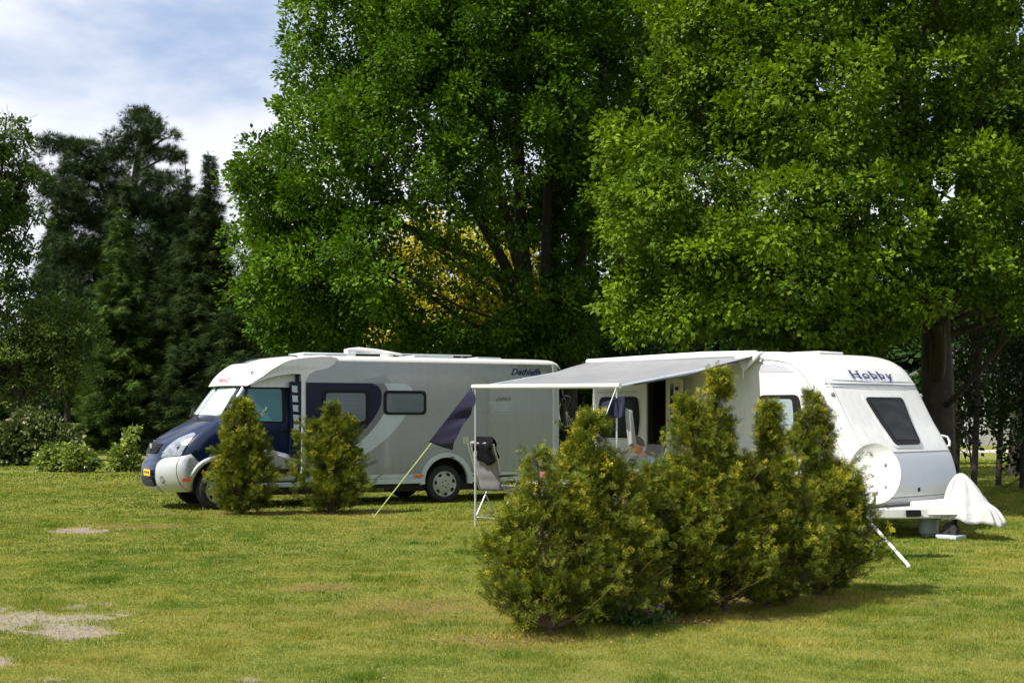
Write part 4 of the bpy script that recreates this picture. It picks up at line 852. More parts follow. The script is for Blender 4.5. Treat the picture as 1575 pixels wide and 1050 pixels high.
def person(loc, rz):
    root = empty('person', loc, rz, 'grey-haired man sitting behind the tall shrubs with his head bowed', 'person')
    # local: faces +x, seat height .47
    J = {}; V = []; E2_ = []; RR = []
    def add(nm, p, r, par=None):
        J[nm] = len(V); V.append(p); RR.append(r if hasattr(r, '__len__') else (r, r))
        if par is not None: E2_.append((J[par], J[nm]))
    add('pelvis', (.04,0,.58), (.15,.12)); add('waist', (.04,0,.72), (.15,.12), 'pelvis'); add('chest', (.06,0,.90), (.17,.12), 'waist'); add('upper', (.09,0,1.00), (.15,.10), 'chest')
    add('neck', (.12,0,1.08), .055, 'upper'); add('neck2', (.155,0,1.13), .052, 'neck')
    for s, n in ((1, 'l'), (-1, 'r')):
        add('sh'+n, (.09,s*.17,1.00), .062, 'upper'); add('el'+n, (.16,s*.25,.74), .045, 'sh'+n); add('fo'+n, (.30,s*.18,.72), .038, 'el'+n); add('wr'+n, (.42,s*.11,.74), .028, 'fo'+n)
        add('hip'+n, (.08,s*.10,.55), .095, 'pelvis'); add('th'+n, (.28,s*.13,.57), .082, 'hip'+n); add('kn'+n, (.48,s*.15,.57), .062, 'th'+n); add('ca'+n, (.50,s*.15,.36), .055, 'kn'+n); add('an'+n, (.50,s*.15,.09), .038, 'ca'+n); add('to'+n, (.66,s*.17,.04), .035, 'an'+n)
    def skin(nm, V, E, RR, m, parent, root_i=0, lv=2):
        me = bpy.data.meshes.new(nm); me.from_pydata(V, E, []); me.materials.append(m); o = bpy.data.objects.new(nm, me); COL.objects.link(o); o.parent = parent
        sk = o.modifiers.new('k', 'SKIN'); sk.use_smooth_shade = True
        me.skin_vertices[0] if me.skin_vertices else None
        lay = me.skin_vertices[0].data if me.skin_vertices else None
        if lay is None:
            bm = bmesh.new(); bm.from_mesh(me); bm.verts.layers.skin.verify(); bm.to_mesh(me); bm.free(); lay = me.skin_vertices[0].data
        for i, r in enumerate(RR): lay[i].radius = r if hasattr(r, '__len__') else (r, r); lay[i].use_root = (i == root_i)
        sb = o.modifiers.new('s', 'SUBSURF'); sb.levels = lv; sb.render_levels = lv
        return o
    M_SKIN = mat('skin', (.48,.23,.15), .5, var=.08, vscale=12)
    skin('body', V, E2_, RR, M_SKIN, root)
    # head
    hm = Matrix.Translation((.19,0,1.21)) @ Matrix.Rotation(R(28), 4, 'Y')
    b = MB(); n1, n2 = 22, 18
    def head(a, c):
        th = a*2*math.pi; ph = c*math.pi; x = math.sin(ph)*math.cos(th); y = math.sin(ph)*math.sin(th); z = math.cos(ph)
        px_ = .098*x; py_ = .076*y*(1 if z > -.2 else 1-.35*(-z-.2)); pz = .118*z
        if x > .3 and z < .2: px_ += .006
        if x > .85 and -.35 < z < .12: px_ += .022*max(0, 1-abs(y)*6)
        if x > .5 and .02 < z < .22 and .25 < abs(y) < .55: px_ -= .012
        if x < -.2 and z < -.4: px_ *= .8
        return hm @ Vector((px_, py_, pz))
    b.grid(head, n1*2, n2*2); ho = b.build('head', M_SKIN, root, ang=180)
    b = MB()
    def hair(a, c):
        th = a*2*math.pi; ph = c*math.pi*(.62 if math.cos(th) < .2 else .40); x = math.sin(ph)*math.cos(th); y = math.sin(ph)*math.sin(th); z = math.cos(ph); k = 1.09+.02*math.sin(th*23)*math.sin(ph*17)
        return hm @ Vector((.098*x*k-.004, .076*y*k*1.03, .118*z*k))
    b.grid(hair, 60, 24); b.build('hair', mat('grey_hair', (.12,.10,.09), .85, var=.4, vscale=40, bump=.8, bscale=150), ho, ang=180)
    for s in (-1, 1):
        b = MB(); b.lathe([(.004,-.012), (.026,-.008), (.03,.0), (.024,.008), (.012,.004), (.001,.004)], 12, hm @ Matrix.Translation((-.008, s*.078, -.01)) @ Matrix.Rotation(R(-80*s), 4, 'X') @ Matrix.Diagonal((.8,1.25,1,1))); b.build('ear', M_SKIN, ho)
        b = MB(); b.lathe([(.001,-.012), (.009,-.008), (.012,0), (.009,.008), (.001,.012)], 10, hm @ Matrix.Translation((.082, s*.03, .015))); b.build('eye', mat('eye', (.06,.04,.03), .2), ho)
    b = MB(); b.tube([hm @ Vector((.092,-.022,-.062)), hm @ Vector((.098,0,-.06)), hm @ Vector((.092,.022,-.062))], .006, 6, flat=.6); b.build('mouth', mat('lips', (.35,.12,.09), .5), ho)
    # hands
    for s in (-1, 1):
        w = Vector((.42, s*.11, .74)); Vh = [tuple(w), tuple(w+Vector((.05,-s*.02,.0))), tuple(w+Vector((.085,-s*.03,-.0)))]; Eh = [(0,1),(1,2)]; Rh = [(.024,.018), (.036,.016), (.036,.014)]
        for k, (dy, L) in enumerate(((-.030,.065), (-.010,.075), (.010,.07), (.030,.055))):
            p = w+Vector((.085,-s*.03+dy,0)); i0 = len(Vh); Vh += [tuple(p+Vector((.01,0,0))), tuple(p+Vector((L*.55,0,-.006))), tuple(p+Vector((L*.9,-s*.004,-.03)))]; Eh += [(2,i0),(i0,i0+1),(i0+1,i0+2)]; Rh += [.0085,.008,.0065]
        i0 = len(Vh); p = w+Vector((.035,-s*.03,0)); Vh += [tuple(p+Vector((.01,-s*.025,-.005))), tuple(p+Vector((.04,-s*.045,-.015)))]; Eh += [(1,i0),(i0,i0+1)]; Rh += [.010,.008]
        skin('hand', Vh, Eh, Rh, M_SKIN, root, 0, 1)
    # clothes
    idx = ['pelvis','waist','chest','upper','shl','ell','shr','elr']
    P = {n: V[J[n]] for n in idx}; VV = [P['pelvis'],P['waist'],P['chest'],P['upper'],(.105,0,1.05),P['shl'],tuple((np.array(P['shl'])*.35+np.array(P['ell'])*.65)),P['shr'],tuple((np.array(P['shr'])*.35+np.array(P['elr'])*.65))]
    skin('shirt', VV, [(0,1),(1,2),(2,3),(3,4),(3,5),(5,6),(3,7),(7,8)], [(.165,.14),(.17,.14),(.185,.135),(.175,.125),(.11,.09),.09,.075,.09,.075], mat('shirt', (.25,.32,.38), .85, var=.1, bump=.3, bscale=30), root)
    hp = [V[J['pelvis']]]; Eh = []; Rh = [(.17,.145)]
    for n in 'lr':
        i0 = len(hp); hp += [V[J['hip'+n]], V[J['th'+n]], tuple(np.array(V[J['th'+n]])*.35+np.array(V[J['kn'+n]])*.65)]; Eh += [(0,i0),(i0,i0+1),(i0+1,i0+2)]; Rh += [.108,.098,.088]
    skin('shorts', hp, Eh, Rh, mat('shorts', (.03,.035,.05), .9, bump=.3), root)
    for s in (-1, 1): b = MB(); b.box((.45,s*.16-.045,.0), (.72,s*.17+.045,.035)); b.tube([(.60,s*.16-.045,.03), (.60,s*.165,.075), (.60,s*.17+.045,.03)], .012, 6); b.build('sandal', M_BLACK, root, bevel=.015)
    return root
pr_ = R(205)
person((HP[0]-(.19*math.cos(pr_)), HP[1]-.19*math.sin(pr_), 0), pr_)
# ---------------------------------------------------------------- satellite dish on a tripod
M_DISH = mat('dish_white', (.74,.74,.73), .42, var=.03, coat=.15)
def dish():
    c = at(1345, 728, 15.4); base = (c[0]+.0, c[1]+.15, 0)
    root = empty('satellite_dish', base, 0, 'round white satellite dish on a tripod in front of the caravan', 'satellite dish')
    cl = Vector((0, -.15, c[2])); face = Vector((-.25, -1, .10)).normalized(); q = face.to_track_quat('Z', 'Y').to_matrix().to_4x4(); M = Matrix.Translation(cl) @ q @ Matrix.Diagonal((.93,1.12,1,1))
    b = MB(); b.lathe([(.001,-.055), (.1,-.052), (.2,-.036), (.28,-.012), (.298,.0), (.306,.004), (.306,-.008), (.28,-.03), (.1,-.068), (.001,-.07)], 48, M, close=True); do = b.build('dish', M_DISH, root, ang=60)
    for k, (x, y) in enumerate(((-.04,.20), (.13,.09), (-.02,-.02), (.13,-.13))):
        b = MB(); z = -.054+.0
        def S(a, c_, x=x, y=y): r = math.hypot(x+a, y+c_); return M @ Vector((x+a, y+c_, -.0565+.62*r*r+.004))
        for cx_, cy_, rx, ry in ((0,0,.010,.006), (-.011,.012,.005,.005), (.011,.012,.005,.005), (-.010,-.012,.006,.005), (.010,-.013,.006,.005)):
            b.blob([(cx_+rx*math.cos(t), cy_+ry*math.sin(t)) for t in np.linspace(0, 2*math.pi, 9)[:-1]], S, .002, .004, 1)
        b.build('emblem', M_INK, do, smooth=False)
    Ml = lambda p: M @ Vector(p)
    b = MB(); b.tube([Ml((0,-.30,-.01)), Ml((0,-.36,.12)), Ml((0,-.20,.42))], .012, 6); b.build('feed_arm', M_ALU, root)
    b = MB(); b.lathe([(.025,-.02), (.035,.0), (.035,.06), (.02,.09)], 12, Matrix.Translation(Ml((0,-.19,.43))) @ q @ Matrix.Rotation(R(155), 4, 'X')); b.build('receiver', M_WHITE, root)
    b = MB(); b.tube([(0,0,.30), (0,0,c[2]+.02)], .02, 8); b.box((-.04,-.045,c[2]-.05), (.04,.02,c[2]+.05)); b.build('mast', M_ALU, root)
    b = MB(); b.tube([(0,0,.34), (0,0,.42)], .032, 10); b.build('clamp', M_BLACK, root)
    for tx, ty in ((gnd(1398,872)-np.array(base))[:2], (gnd(1345,852)-np.array(base))[:2], (-.62,-.25)):
        b = MB(); b.tube([(0,0,.40), (tx,ty,.015)], .0185, 8); b.lathe([(.025,0), (.02,.03)], 8, Matrix.Translation((tx,ty,0))); b.tube([(0,0,.12), (tx*.42,ty*.42,.25)], .008, 5); b.build('leg', M_WHITE, root)
    b = MB(); b.tube([(0,0,.42), (0,0,.08)], .014, 6); b.build('centre_tube', M_WHITE, root)
dish()
# ---------------------------------------------------------------- lawn
def vn2(X, Y, sc, seed):
    rg = np.random.default_rng(seed); G = rg.random((64, 64)); x = X*sc+100; y = Y*sc+100; i = np.floor(x).astype(int); j = np.floor(y).astype(int); fx = x-i; fy = y-j; fx = fx*fx*(3-2*fx); fy = fy*fy*(3-2*fy)
    g = lambda a, b: G[a % 64, b % 64]
    return (g(i, j)*(1-fx)+g(i+1, j)*fx)*(1-fy)+(g(i, j+1)*(1-fx)+g(i+1, j+1)*fx)*fy
def fbm(X, Y, sc, seed): return (vn2(X, Y, sc, seed)*.5+vn2(X, Y, sc*2.1, seed+1)*.27+vn2(X, Y, sc*4.3, seed+2)*.15+vn2(X, Y, sc*9, seed+3)*.08)
def ell(X, Y, c, rx, ry): return 1-np.hypot((X-c[0])/rx, (Y-c[1])/ry)
SOIL = [((-4.2,11.0), .9, .72), ((-3.62,8.95), .42, .30), ((-2.85,8.5), .16, .10), ((-5.9,19.2), .42, .5), ((-1.65,8.45), .10, .07), ((-3.55,10.35), .45, .30)]
BROWN = [((-.75,11.6), .7, .8), ((.05,9.95), .55, .35), ((1.3,10.7), .22, .14), ((-3.9,22.2), 1.9, .55), ((-2.6,22.5), .9, .5), ((-1.8,12.9), .5, .3), ((1.3,10.9), 1.3, .35), ((-12.5,38.3), 4.2, .9), ((-5.4,19.9), .9, .5), ((2.3,12.0), 1.3, .4), ((1.0,12.3), .9, .5)]
def masks(X, Y):
    n = fbm(X, Y, 2.2, 5); n2 = fbm(X, Y, 7, 9); s = np.zeros_like(X); b = np.zeros_like(X)
    for c, rx, ry in SOIL: s = np.maximum(s, np.clip((ell(X, Y, c, rx*1.5, ry*1.5)+(n-.5)*1.3+(n2-.5)*.9)*3.0-.35, 0, 1))
    for c, rx, ry in BROWN: b = np.maximum(b, np.clip((ell(X, Y, c, rx*1.3, ry*1.3)+(n-.5)*1.1)*1.6, 0, 1))
    return s, b
def axis(a, b, step, far):
    m = list(np.arange(a, b, step)); d = step; x = a; L = []
    while x > -far: d *= 1.35; x -= d; L.append(x)
    d = step; x = m[-1]; Rr = []
    while x < far: d *= 1.35; x += d; Rr.append(x)
    return np.array(L[::-1]+m+Rr)
xs = axis(-8, 8, .09, 900); ys = axis(6.5, 24, .09, 1200); X, Y = np.meshgrid(xs, ys); s_, b_ = masks(X, Y)
Z = np.zeros_like(X); nr = ((np.abs(X) < 12) & (Y < 30)).astype(float); Z = nr*(-.004*0-.012*s_)
V = np.stack([X, Y, Z], -1).reshape(-1, 3); ny, nx = X.shape
I = (np.arange(ny-1)[:, None]*nx+np.arange(nx-1)[None]).ravel(); Fc = np.stack([I, I+1, I+1+nx, I+nx], 1)
def groundmat():
    m, nt, b, o = newmat('lawn_ground'); N = nt.nodes; L = nt.links; tc = N.new('ShaderNodeTexCoord')
    def noise(sc, det=6, r=.6): n = N.new('ShaderNodeTexNoise'); n.inputs['Scale'].default_value = sc; n.inputs['Detail'].default_value = det; n.inputs['Roughness'].default_value = r; L.new(tc.outputs['Object'], n.inputs['Vector']); return n
    def ramp(n, c0, c1, p0=.35, p1=.65):
        cr = N.new('ShaderNodeValToRGB'); e = cr.color_ramp.elements; e[0].position = p0; e[0].color = (*c0, 1); e[1].position = p1; e[1].color = (*c1, 1); L.new(n.outputs['Fac'], cr.inputs[0]); return cr.outputs[0]
    def mix(f, a, c): x = N.new('ShaderNodeMix'); x.data_type = 'RGBA'; L.new(f, x.inputs[0]); L.new(a, x.inputs[6]); L.new(c, x.inputs[7]); return x.outputs[2]
    big = noise(.35); fine = noise(22, 8, .7); mid = noise(3.)
    g1 = ramp(fine, (.06,.085,.014), (.19,.22,.045), .3, .7); g2 = ramp(fine, (.09,.09,.02), (.23,.21,.07), .3, .7); gr = mix(ramp(big, (.1,)*3, (.75,)*3), g1, g2)
    so = ramp(fine, (.12,.10,.078), (.29,.25,.20), .3, .7); br = ramp(fine, (.06,.045,.018), (.19,.14,.055), .3, .7)
    a1 = N.new('ShaderNodeAttribute'); a1.attribute_name = 'soil'; a2 = N.new('ShaderNodeAttribute'); a2.attribute_name = 'brown'
    L.new(mix(a1.outputs['Fac'], mix(a2.outputs['Fac'], gr, br), so), b.inputs['Base Color']); b.inputs['Roughness'].default_value = .95; b.inputs['Specular IOR Level'].default_value = .1
    bp = N.new('ShaderNodeBump'); bp.inputs['Strength'].default_value = .6; bp.inputs['Distance'].default_value = .03; L.new(fine.outputs['Fac'], bp.inputs['Height']); L.new(bp.outputs[0], b.inputs['Normal']); return m
lawn = fastmesh('lawn', V, Fc, groundmat(), smooth=True); tag(lawn, 'sunlit lawn with dry and bare patches', 'lawn', kind='structure')
for nm, a in (('soil', s_), ('brown', b_)): t = lawn.data.attributes.new(nm, 'FLOAT', 'POINT'); t.data.foreach_set('value', a.ravel().astype(np.float32))
def grass():
    P = []; Hh = []; W = []
    for y0, y1, dens, h, w in ((7.3, 9.5, 11500, .028, .0036), (9.5, 12, 8000, .030, .0048), (12, 16, 4600, .031, .0066), (16, 22, 2200, .033, .010), (22, 32, 800, .036, .017), (32, 48, 220, .045, .034)):
        hw = .40*y1+.6; n = int(dens*(y1-y0)*2*hw*GRASS); p = np.stack([RNG.uniform(-hw, hw, n), RNG.uniform(y0, y1, n)], 1); P.append(p); Hh.append(np.full(n, h)); W.append(np.full(n, w))
    P = np.concatenate(P); Hh = np.concatenate(Hh); W = np.concatenate(W); s, b = masks(P[:, 0], P[:, 1]); k = RNG.random(len(P)) > s*.90+b*.18; P, Hh, W, s, b = P[k], Hh[k], W[k], s[k], b[k]
    n = len(P); tuft = fbm(P[:, 0], P[:, 1], 5, 21); big = fbm(P[:, 0], P[:, 1], .5, 31); mid = fbm(P[:, 0], P[:, 1], 1.8, 41)
    cl = vn2(P[:, 0], P[:, 1], 3.3, 77); H = Hh*RNG.uniform(.4, 1.1, n)*(.30+1.1*tuft)*(1-.4*b)*(1+1.1*(cl > .80))
    for c in [gnd(842,978), gnd(925,965), gnd(1052,950), gnd(1270,918), gnd(372,791), gnd(507,789), gnd(733,799)]: H *= 1+1.1*np.exp(-((P[:, 0]-c[0])**2+(P[:, 1]-c[1])**2)/.16); a = RNG.uniform(0, 2*math.pi, n); lean = RNG.normal(size=(n, 2))*.5*H[:, None]
    d = np.stack([np.cos(a), np.sin(a)], 1)*W[:, None]*.5; V = np.zeros((n, 3, 3)); V[:, 0, :2] = P-d; V[:, 1, :2] = P+d; V[:, 2, :2] = P+lean; V[:, 2, 2] = H; V[:, :2, 2] = -.004
    t = np.clip(.47+(big-.5)*.7+(mid-.5)*.75+RNG.normal(0, .16, n)+b*.35+s*.2-(tuft-.5)*.6, 0, 1)
    m = leafmat('grass_blades', (.042,.110,.009), (.36,.31,.07), .6, .3, .06)
    cr = [q for q in m.node_tree.nodes if q.type == 'VALTORGB'][0]; e = cr.color_ramp.elements.new(.45); e.color = (.162,.202,.026, 1)
    tag(fastmesh('grass', V.reshape(-1, 3), np.arange(n*3).reshape(-1, 3), m, None, t), 'short mown grass, greener and drier in patches', 'grass', kind='stuff')
# fallen leaves / litter on the lawn and under the shrubs
def litter():
    n = 900; p = np.concatenate([np.stack([RNG.uniform(-5, 6, 260), RNG.uniform(8, 24, 260)], 1), np.stack([RNG.normal(.15, .35, 170), RNG.normal(9.98, .14, 170)], 1), np.stack([RNG.normal(1.33, .12, 90), RNG.normal(10.65, .08, 90)], 1), np.stack([RNG.normal(-3.9, .9, 220), RNG.normal(22.1, .15, 220)], 1)])
    pos = np.column_stack([p, RNG.uniform(.012, .04, len(p))]); nr = np.array([0, 0, 1.])+rdir(len(p))*.4; V, Fc, t = inst(LEAF[0], LEAF[1], pos, frames(rdir(len(p))*np.array([1, 1, .15]), nr), RNG.uniform(.015, .035, len(p)), RNG.random(len(p)))
    tag(fastmesh('leaf_litter', V, Fc, leafmat('litter', (.12,.05,.025), (.30,.20,.10), .8, .1), None, t), 'dry fallen leaves scattered on the lawn and under the shrubs', 'leaf litter', kind='stuff')
# ---------------------------------------------------------------- shrubs
M_THUJA = leafmat('thuja_foliage', (.008,.022,.004), (.175,.215,.018), .6, .14, .12, tip=(.66,.55,.05))  # dark end carries the painted inner shade, tip the yellow shoots
def shrubs():
    G = 'arborvitae shrubs in the big clump in the foreground'; n = THU
    def b(px, py): return gnd(px, py)
    def sh(label, px, py, dy, H, Rb, nn, seed, tops, **k): thuja('thuja_shrub', label, b(px, py)+np.array([0, dy, 0]), H, Rb, int(nn*n), M_THUJA, seed, G, tops=tops, **k)
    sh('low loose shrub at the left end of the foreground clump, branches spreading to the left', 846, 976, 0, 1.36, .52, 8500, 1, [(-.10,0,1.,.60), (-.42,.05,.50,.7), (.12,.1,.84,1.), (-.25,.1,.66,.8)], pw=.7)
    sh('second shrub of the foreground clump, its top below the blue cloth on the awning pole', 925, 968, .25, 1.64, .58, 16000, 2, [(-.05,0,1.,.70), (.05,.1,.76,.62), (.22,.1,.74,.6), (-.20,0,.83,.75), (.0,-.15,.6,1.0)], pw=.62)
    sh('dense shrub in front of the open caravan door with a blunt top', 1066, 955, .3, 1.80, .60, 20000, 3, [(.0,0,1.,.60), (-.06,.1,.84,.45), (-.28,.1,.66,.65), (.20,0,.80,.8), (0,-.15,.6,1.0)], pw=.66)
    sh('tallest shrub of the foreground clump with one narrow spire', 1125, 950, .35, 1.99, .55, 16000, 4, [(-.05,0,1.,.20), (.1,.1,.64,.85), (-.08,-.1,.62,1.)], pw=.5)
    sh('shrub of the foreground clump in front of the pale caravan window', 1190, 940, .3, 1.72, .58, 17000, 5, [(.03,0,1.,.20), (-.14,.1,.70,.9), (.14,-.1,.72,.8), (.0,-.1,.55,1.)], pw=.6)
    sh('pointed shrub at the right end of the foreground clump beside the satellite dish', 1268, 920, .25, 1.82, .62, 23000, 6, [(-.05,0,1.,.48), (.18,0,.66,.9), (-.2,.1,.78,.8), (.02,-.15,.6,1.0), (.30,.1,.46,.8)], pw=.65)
    G2 = 'small arborvitae shrubs in front of the motorhome'
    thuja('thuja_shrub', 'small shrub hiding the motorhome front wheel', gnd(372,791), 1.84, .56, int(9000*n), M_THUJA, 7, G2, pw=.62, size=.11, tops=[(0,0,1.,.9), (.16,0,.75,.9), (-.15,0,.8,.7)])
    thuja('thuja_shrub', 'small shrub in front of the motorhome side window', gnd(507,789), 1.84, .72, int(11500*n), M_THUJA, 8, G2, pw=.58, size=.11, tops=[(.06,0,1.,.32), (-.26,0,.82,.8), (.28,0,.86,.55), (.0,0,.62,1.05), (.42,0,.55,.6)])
M_LAUR = leafmat('laurel_leaf', (.05,.10,.015), (.32,.38,.06), .3, .3, .6)
def bush(name, label, base, lobes, m, n, size, group=None, stems=5, tpl=LEAF, dn=1.):
    root = empty(name, base, 0, label, 'shrub', group); O = np.array(base); mb = MB(); L = [(np.array(c)+O, np.array(r)) for c, r in lobes]
    P, D = boughs_in(L, 26*dn, .15, .3)
    for i in RNG.choice(len(P), min(stems*4, len(P)), replace=False): mb.tube(bend((RNG.normal()*.08, RNG.normal()*.08, -.02), P[i]-O, 4, .05, .1), [.014, .011, .008, .006, .004], 4)
    mb.build('stems', M_BARKW, root); foliage('foliage', P, D, m, root, .22, 7, n, size, .8, tpl, .4, .1, .1, zmin=.02); return root
def left_garden():
    G = 'young laurel bushes on the left of the lawn'
    bush('laurel_bush', 'young laurel bush with yellow-green leaves beside the dark bush', gnd(78,725), [((0,0,.28),(.36,.33,.28)), ((.15,0,.52),(.2,.2,.24))], M_LAUR, 5, .12, G)
    bush('laurel_bush', 'middle laurel bush with bare twigs sticking up', gnd(120,726), [((0,0,.27),(.40,.38,.28)), ((-.1,0,.48),(.2,.2,.2))], M_LAUR, 5, .12, G)
    bush('laurel_bush', 'laurel bush with a tall leafy shoot nearest the motorhome', gnd(192,725), [((0,0,.28),(.36,.35,.30)), ((.16,0,.78),(.12,.12,.34)), ((-.05,0,.5),(.2,.18,.2))], M_LAUR, 5, .12, G)
    for px in (112, 175):
        pass
    M_RH = leafmat('dark_bush_leaf', (.022,.042,.008), (.12,.15,.035), .5, .2, .3, tip=(.34,.32,.17))
    k = 44/F_PX
    bush('garden_bush', 'dark rounded bush with pale blossom at the left edge of the lawn', gnd(45,712)*np.array([.96,.96,0]), [((-.7,0,.65),(1.0,.9,.75)), ((.6,0,.75),(.85,.8,.85)), ((.0,.2,1.1),(.8,.7,.6)), ((-.2,-.2,.35),(1.5,.9,.45))], M_RH, 5, .15, stems=9, dn=.5)
    b = MB(); c = gnd(110,668); b.lathe([(.25,0),(.45,.1),(.42,.25),(.2,.36),(.001,.4)], 9); o = b.build('boulder', mat('stone', (.34,.30,.27), .9, var=.3, bump=.6, bscale=4), None, ang=50); o.location = gnd(108,680); tag(o, 'pale boulder on the grass between the dark trees', 'boulder')
def pansies(loc):
    root = empty('pansy_clump', loc, 0, 'clump of purple flowers at the foot of the foreground shrubs', 'flowers'); N = 60
    pos = RNG.normal(size=(500, 3))*np.array([.11, .07, .0])+np.array([0, 0, .0]); pos[:, 2] = RNG.uniform(.0, .10, 500); V, Fc, t = inst(LEAF[0], LEAF[1], pos, frames(rdir(500)+np.array([0, 0, .7]), rdir(500)), RNG.uniform(.03, .06, 500), RNG.random(500))
    fastmesh('leaves', V, Fc, leafmat('pansy_leaf', (.03,.07,.015), (.11,.18,.04)), root, t)
    mb = MB(); st = MB()
    for i in range(20):
        x, y = RNG.normal()*.11, RNG.normal()*.06-.02; z = RNG.uniform(.10, .19); st.tube([(x*.7, y*.7, 0), (x, y, z)], .0015, 4); q = Matrix.Translation((x, y, z)) @ Matrix.Rotation(R(RNG.uniform(50, 90)), 4, 'X') @ Matrix.Rotation(RNG.uniform(0, 6), 4, 'Z')
        for k in range(5):
            a = 2*math.pi*k/5; r = .012; c = Vector((math.cos(a)*.009, math.sin(a)*.009, 0)); mb.add([q @ (c+Vector((math.cos(t)*r*.8, math.sin(t)*r*.8, .004*math.sin(t*2+k)))) for t in np.linspace(0, 2*math.pi, 8)[:-1]], [tuple(range(7))])
    st.build('stalks', leafmat('stalk', (.05,.1,.02), (.05,.1,.02)), root); mb.build('petals', leafmat('pansy_petal', (.16,.06,.27), (.16,.06,.27), .6, .35), root, smooth=False, fix=False)
# ---------------------------------------------------------------- trees
M_LIME = leafmat('lime_leaf', (.014,.044,.003), (.108,.200,.009), .6, .30, .10, tip=(.19,.33,.012))
M_OAK = leafmat('oak_leaf', (.016,.046,.003), (.152,.232,.009), .6, .30, .10, tip=(.25,.36,.012))
M_DKLEAF = leafmat('dark_leaf', (.008,.022,.004), (.038,.080,.010), .6, .25, .2)  # dark green of the background trees and shrubs
M_YELL = leafmat('golden_leaf', (.28,.26,.03), (.62,.58,.07), .5, .45, .3)
M_PINE = leafmat('pine_needle', (.010,.022,.007), (.058,.088,.030), .8, .1, .08, tip=(.14,.17,.07))
M_SPRU = leafmat('spruce_needle', (.007,.015,.003), (.034,.056,.012), .8, .08, .08)
M_SPRG = leafmat('spruce_fresh_needle', (.010,.026,.006), (.065,.105,.016), .8, .15, .08, tip=(.14,.24,.04))
M_OLIV = leafmat('olive_leaf', (.045,.075,.014), (.19,.26,.05), .6, .3, .2)
M_LEFT = leafmat('willow_leaf', (.018,.048,.006), (.10,.165,.022), .6, .32, .2)
def tp(px, py, D): return at(px, py, D)
def trees():
    T = TREE
    # big lime with many stems behind the two vehicles
    D = 33.; Bx = tp(838, 0, D)[0]; B = (Bx, D, 0)
    def st(b, pts, r0, r1, d0=0): return ([(b[0], b[1], -.2)]+[tp(x, y, D+d0+i*.15) for i, (x, y) in enumerate(pts)], r0, r1)
    stems = [st((tp(828,0,D)[0], D, 0), [(826,600),(815,480),(800,330),(798,180),(795,40),(800,-120)], .26, .05), st((tp(850,0,D)[0], D+.3, 0), [(850,600),(850,430),(855,300),(870,150),(880,-20),(890,-180)], .30, .05, .3),
             st((tp(872,0,D)[0], D+.1, 0), [(876,600),(885,450),(905,300),(925,120),(940,-80)], .24, .05), st((tp(820,0,D)[0], D-.3, 0), [(812,560),(790,440),(745,350),(690,250),(620,120),(560,0)], .20, .04, -.5),
             st((tp(832,0,D)[0], D-.3, 0), [(822,520),(806,440),(770,300),(748,170),(722,60),(700,-80)], .20, .04, -.6), st((tp(815,0,D)[0], D-.2, 0), [(806,560),(770,430),(690,380),(600,340),(510,320),(430,300)], .16, .03, -.8),
             st((tp(842,0,D)[0], D-.4, 0), [(838,500),(842,330),(846,180),(838,40),(835,-120)], .18, .04, -.4)]
    lob = [(560,60,122,150,-1,3.0), (492,250,112,125,-1.5,3.0), (472,430,92,95,-1.2,2.6), (650,-90,160,150,0,4), (640,180,130,150,-3,2.4), (600,420,130,110,-2.2,2.6), (720,470,110,85,-1.5,2.4), (740,60,120,130,-1,3), (840,-40,150,160,1,3.5), (900,130,90,120,1.5,2.5), (900,330,70,120,1.5,2), (690,300,70,80,-3.5,1.2), (418,330,48,65,-.8,1.8), (800,520,120,45,0,1.6), (540,500,130,50,-.8,2), (860,480,60,80,-1,1.4), (780,250,100,140,3,1.5), (900,-150,150,120,0,3), (800,150,110,130,-2.5,1.3), (860,30,100,100,-1.5,1.5), (830,-30,90,70,-2.5,1.2), (770,300,70,70,-2.8,1.), (930,240,60,100,-1,1.2), (700,540,120,30,-1,1.4)]
    PX = lambda P: P[:, 0]*F_PX/P[:, 1]+CX
    PY = lambda P: HY-(P[:, 2]-CAMH)*F_PX/P[:, 1]
    sk = lambda P: ((RNG.random(len(P)) < .68) & (((PX(P)-715)/105)**2+((PY(P)-430)/95)**2 < 1)) | (RNG.random(len(P)) < .42) & (P[:, 1] < D+1.5) & (np.abs((P[:, 0]*F_PX/P[:, 1]+CX)-(800+.12*(300-(HY-(P[:, 2]-CAMH)*F_PX/P[:, 1])))) < 62) & (P[:, 2] > 4.2)
    tree('lime_tree', 'big lime tree with many dark stems behind the gap between motorhome and caravan', 'tree', B, stems, lob, D, M_LIME, density=1.55*T, rb=.62, sprigs=25, leaves=11, size=.108, limbs=60, skip=sk, sprig_r=.2, up=.55, inner=.18)
    # oak on the right over the caravan
    D = 25.5; B = (tp(1442,0,D)[0], D, 0)
    def so(pts, r0, r1, d0=0): return ([(B[0], B[1], -.2), (B[0], B[1], 2.0)]+[tp(x, y, D+d0) for x, y in pts], r0, r1)
    stems = [so([(1440,520),(1438,440),(1425,330),(1400,180),(1385,40),(1380,-150)], .34, .07), so([(1445,480),(1480,350),(1500,200),(1498,50),(1500,-100)], .22, .05, .4), so([(1436,500),(1380,420),(1290,340),(1190,270),(1090,200)], .18, .03, -1.), so([(1438,480),(1370,330),(1290,200),(1220,80),(1180,-40)], .18, .04, -.5), so([(1440,500),(1350,450),(1240,430),(1120,420)], .13, .03, -1.6)]
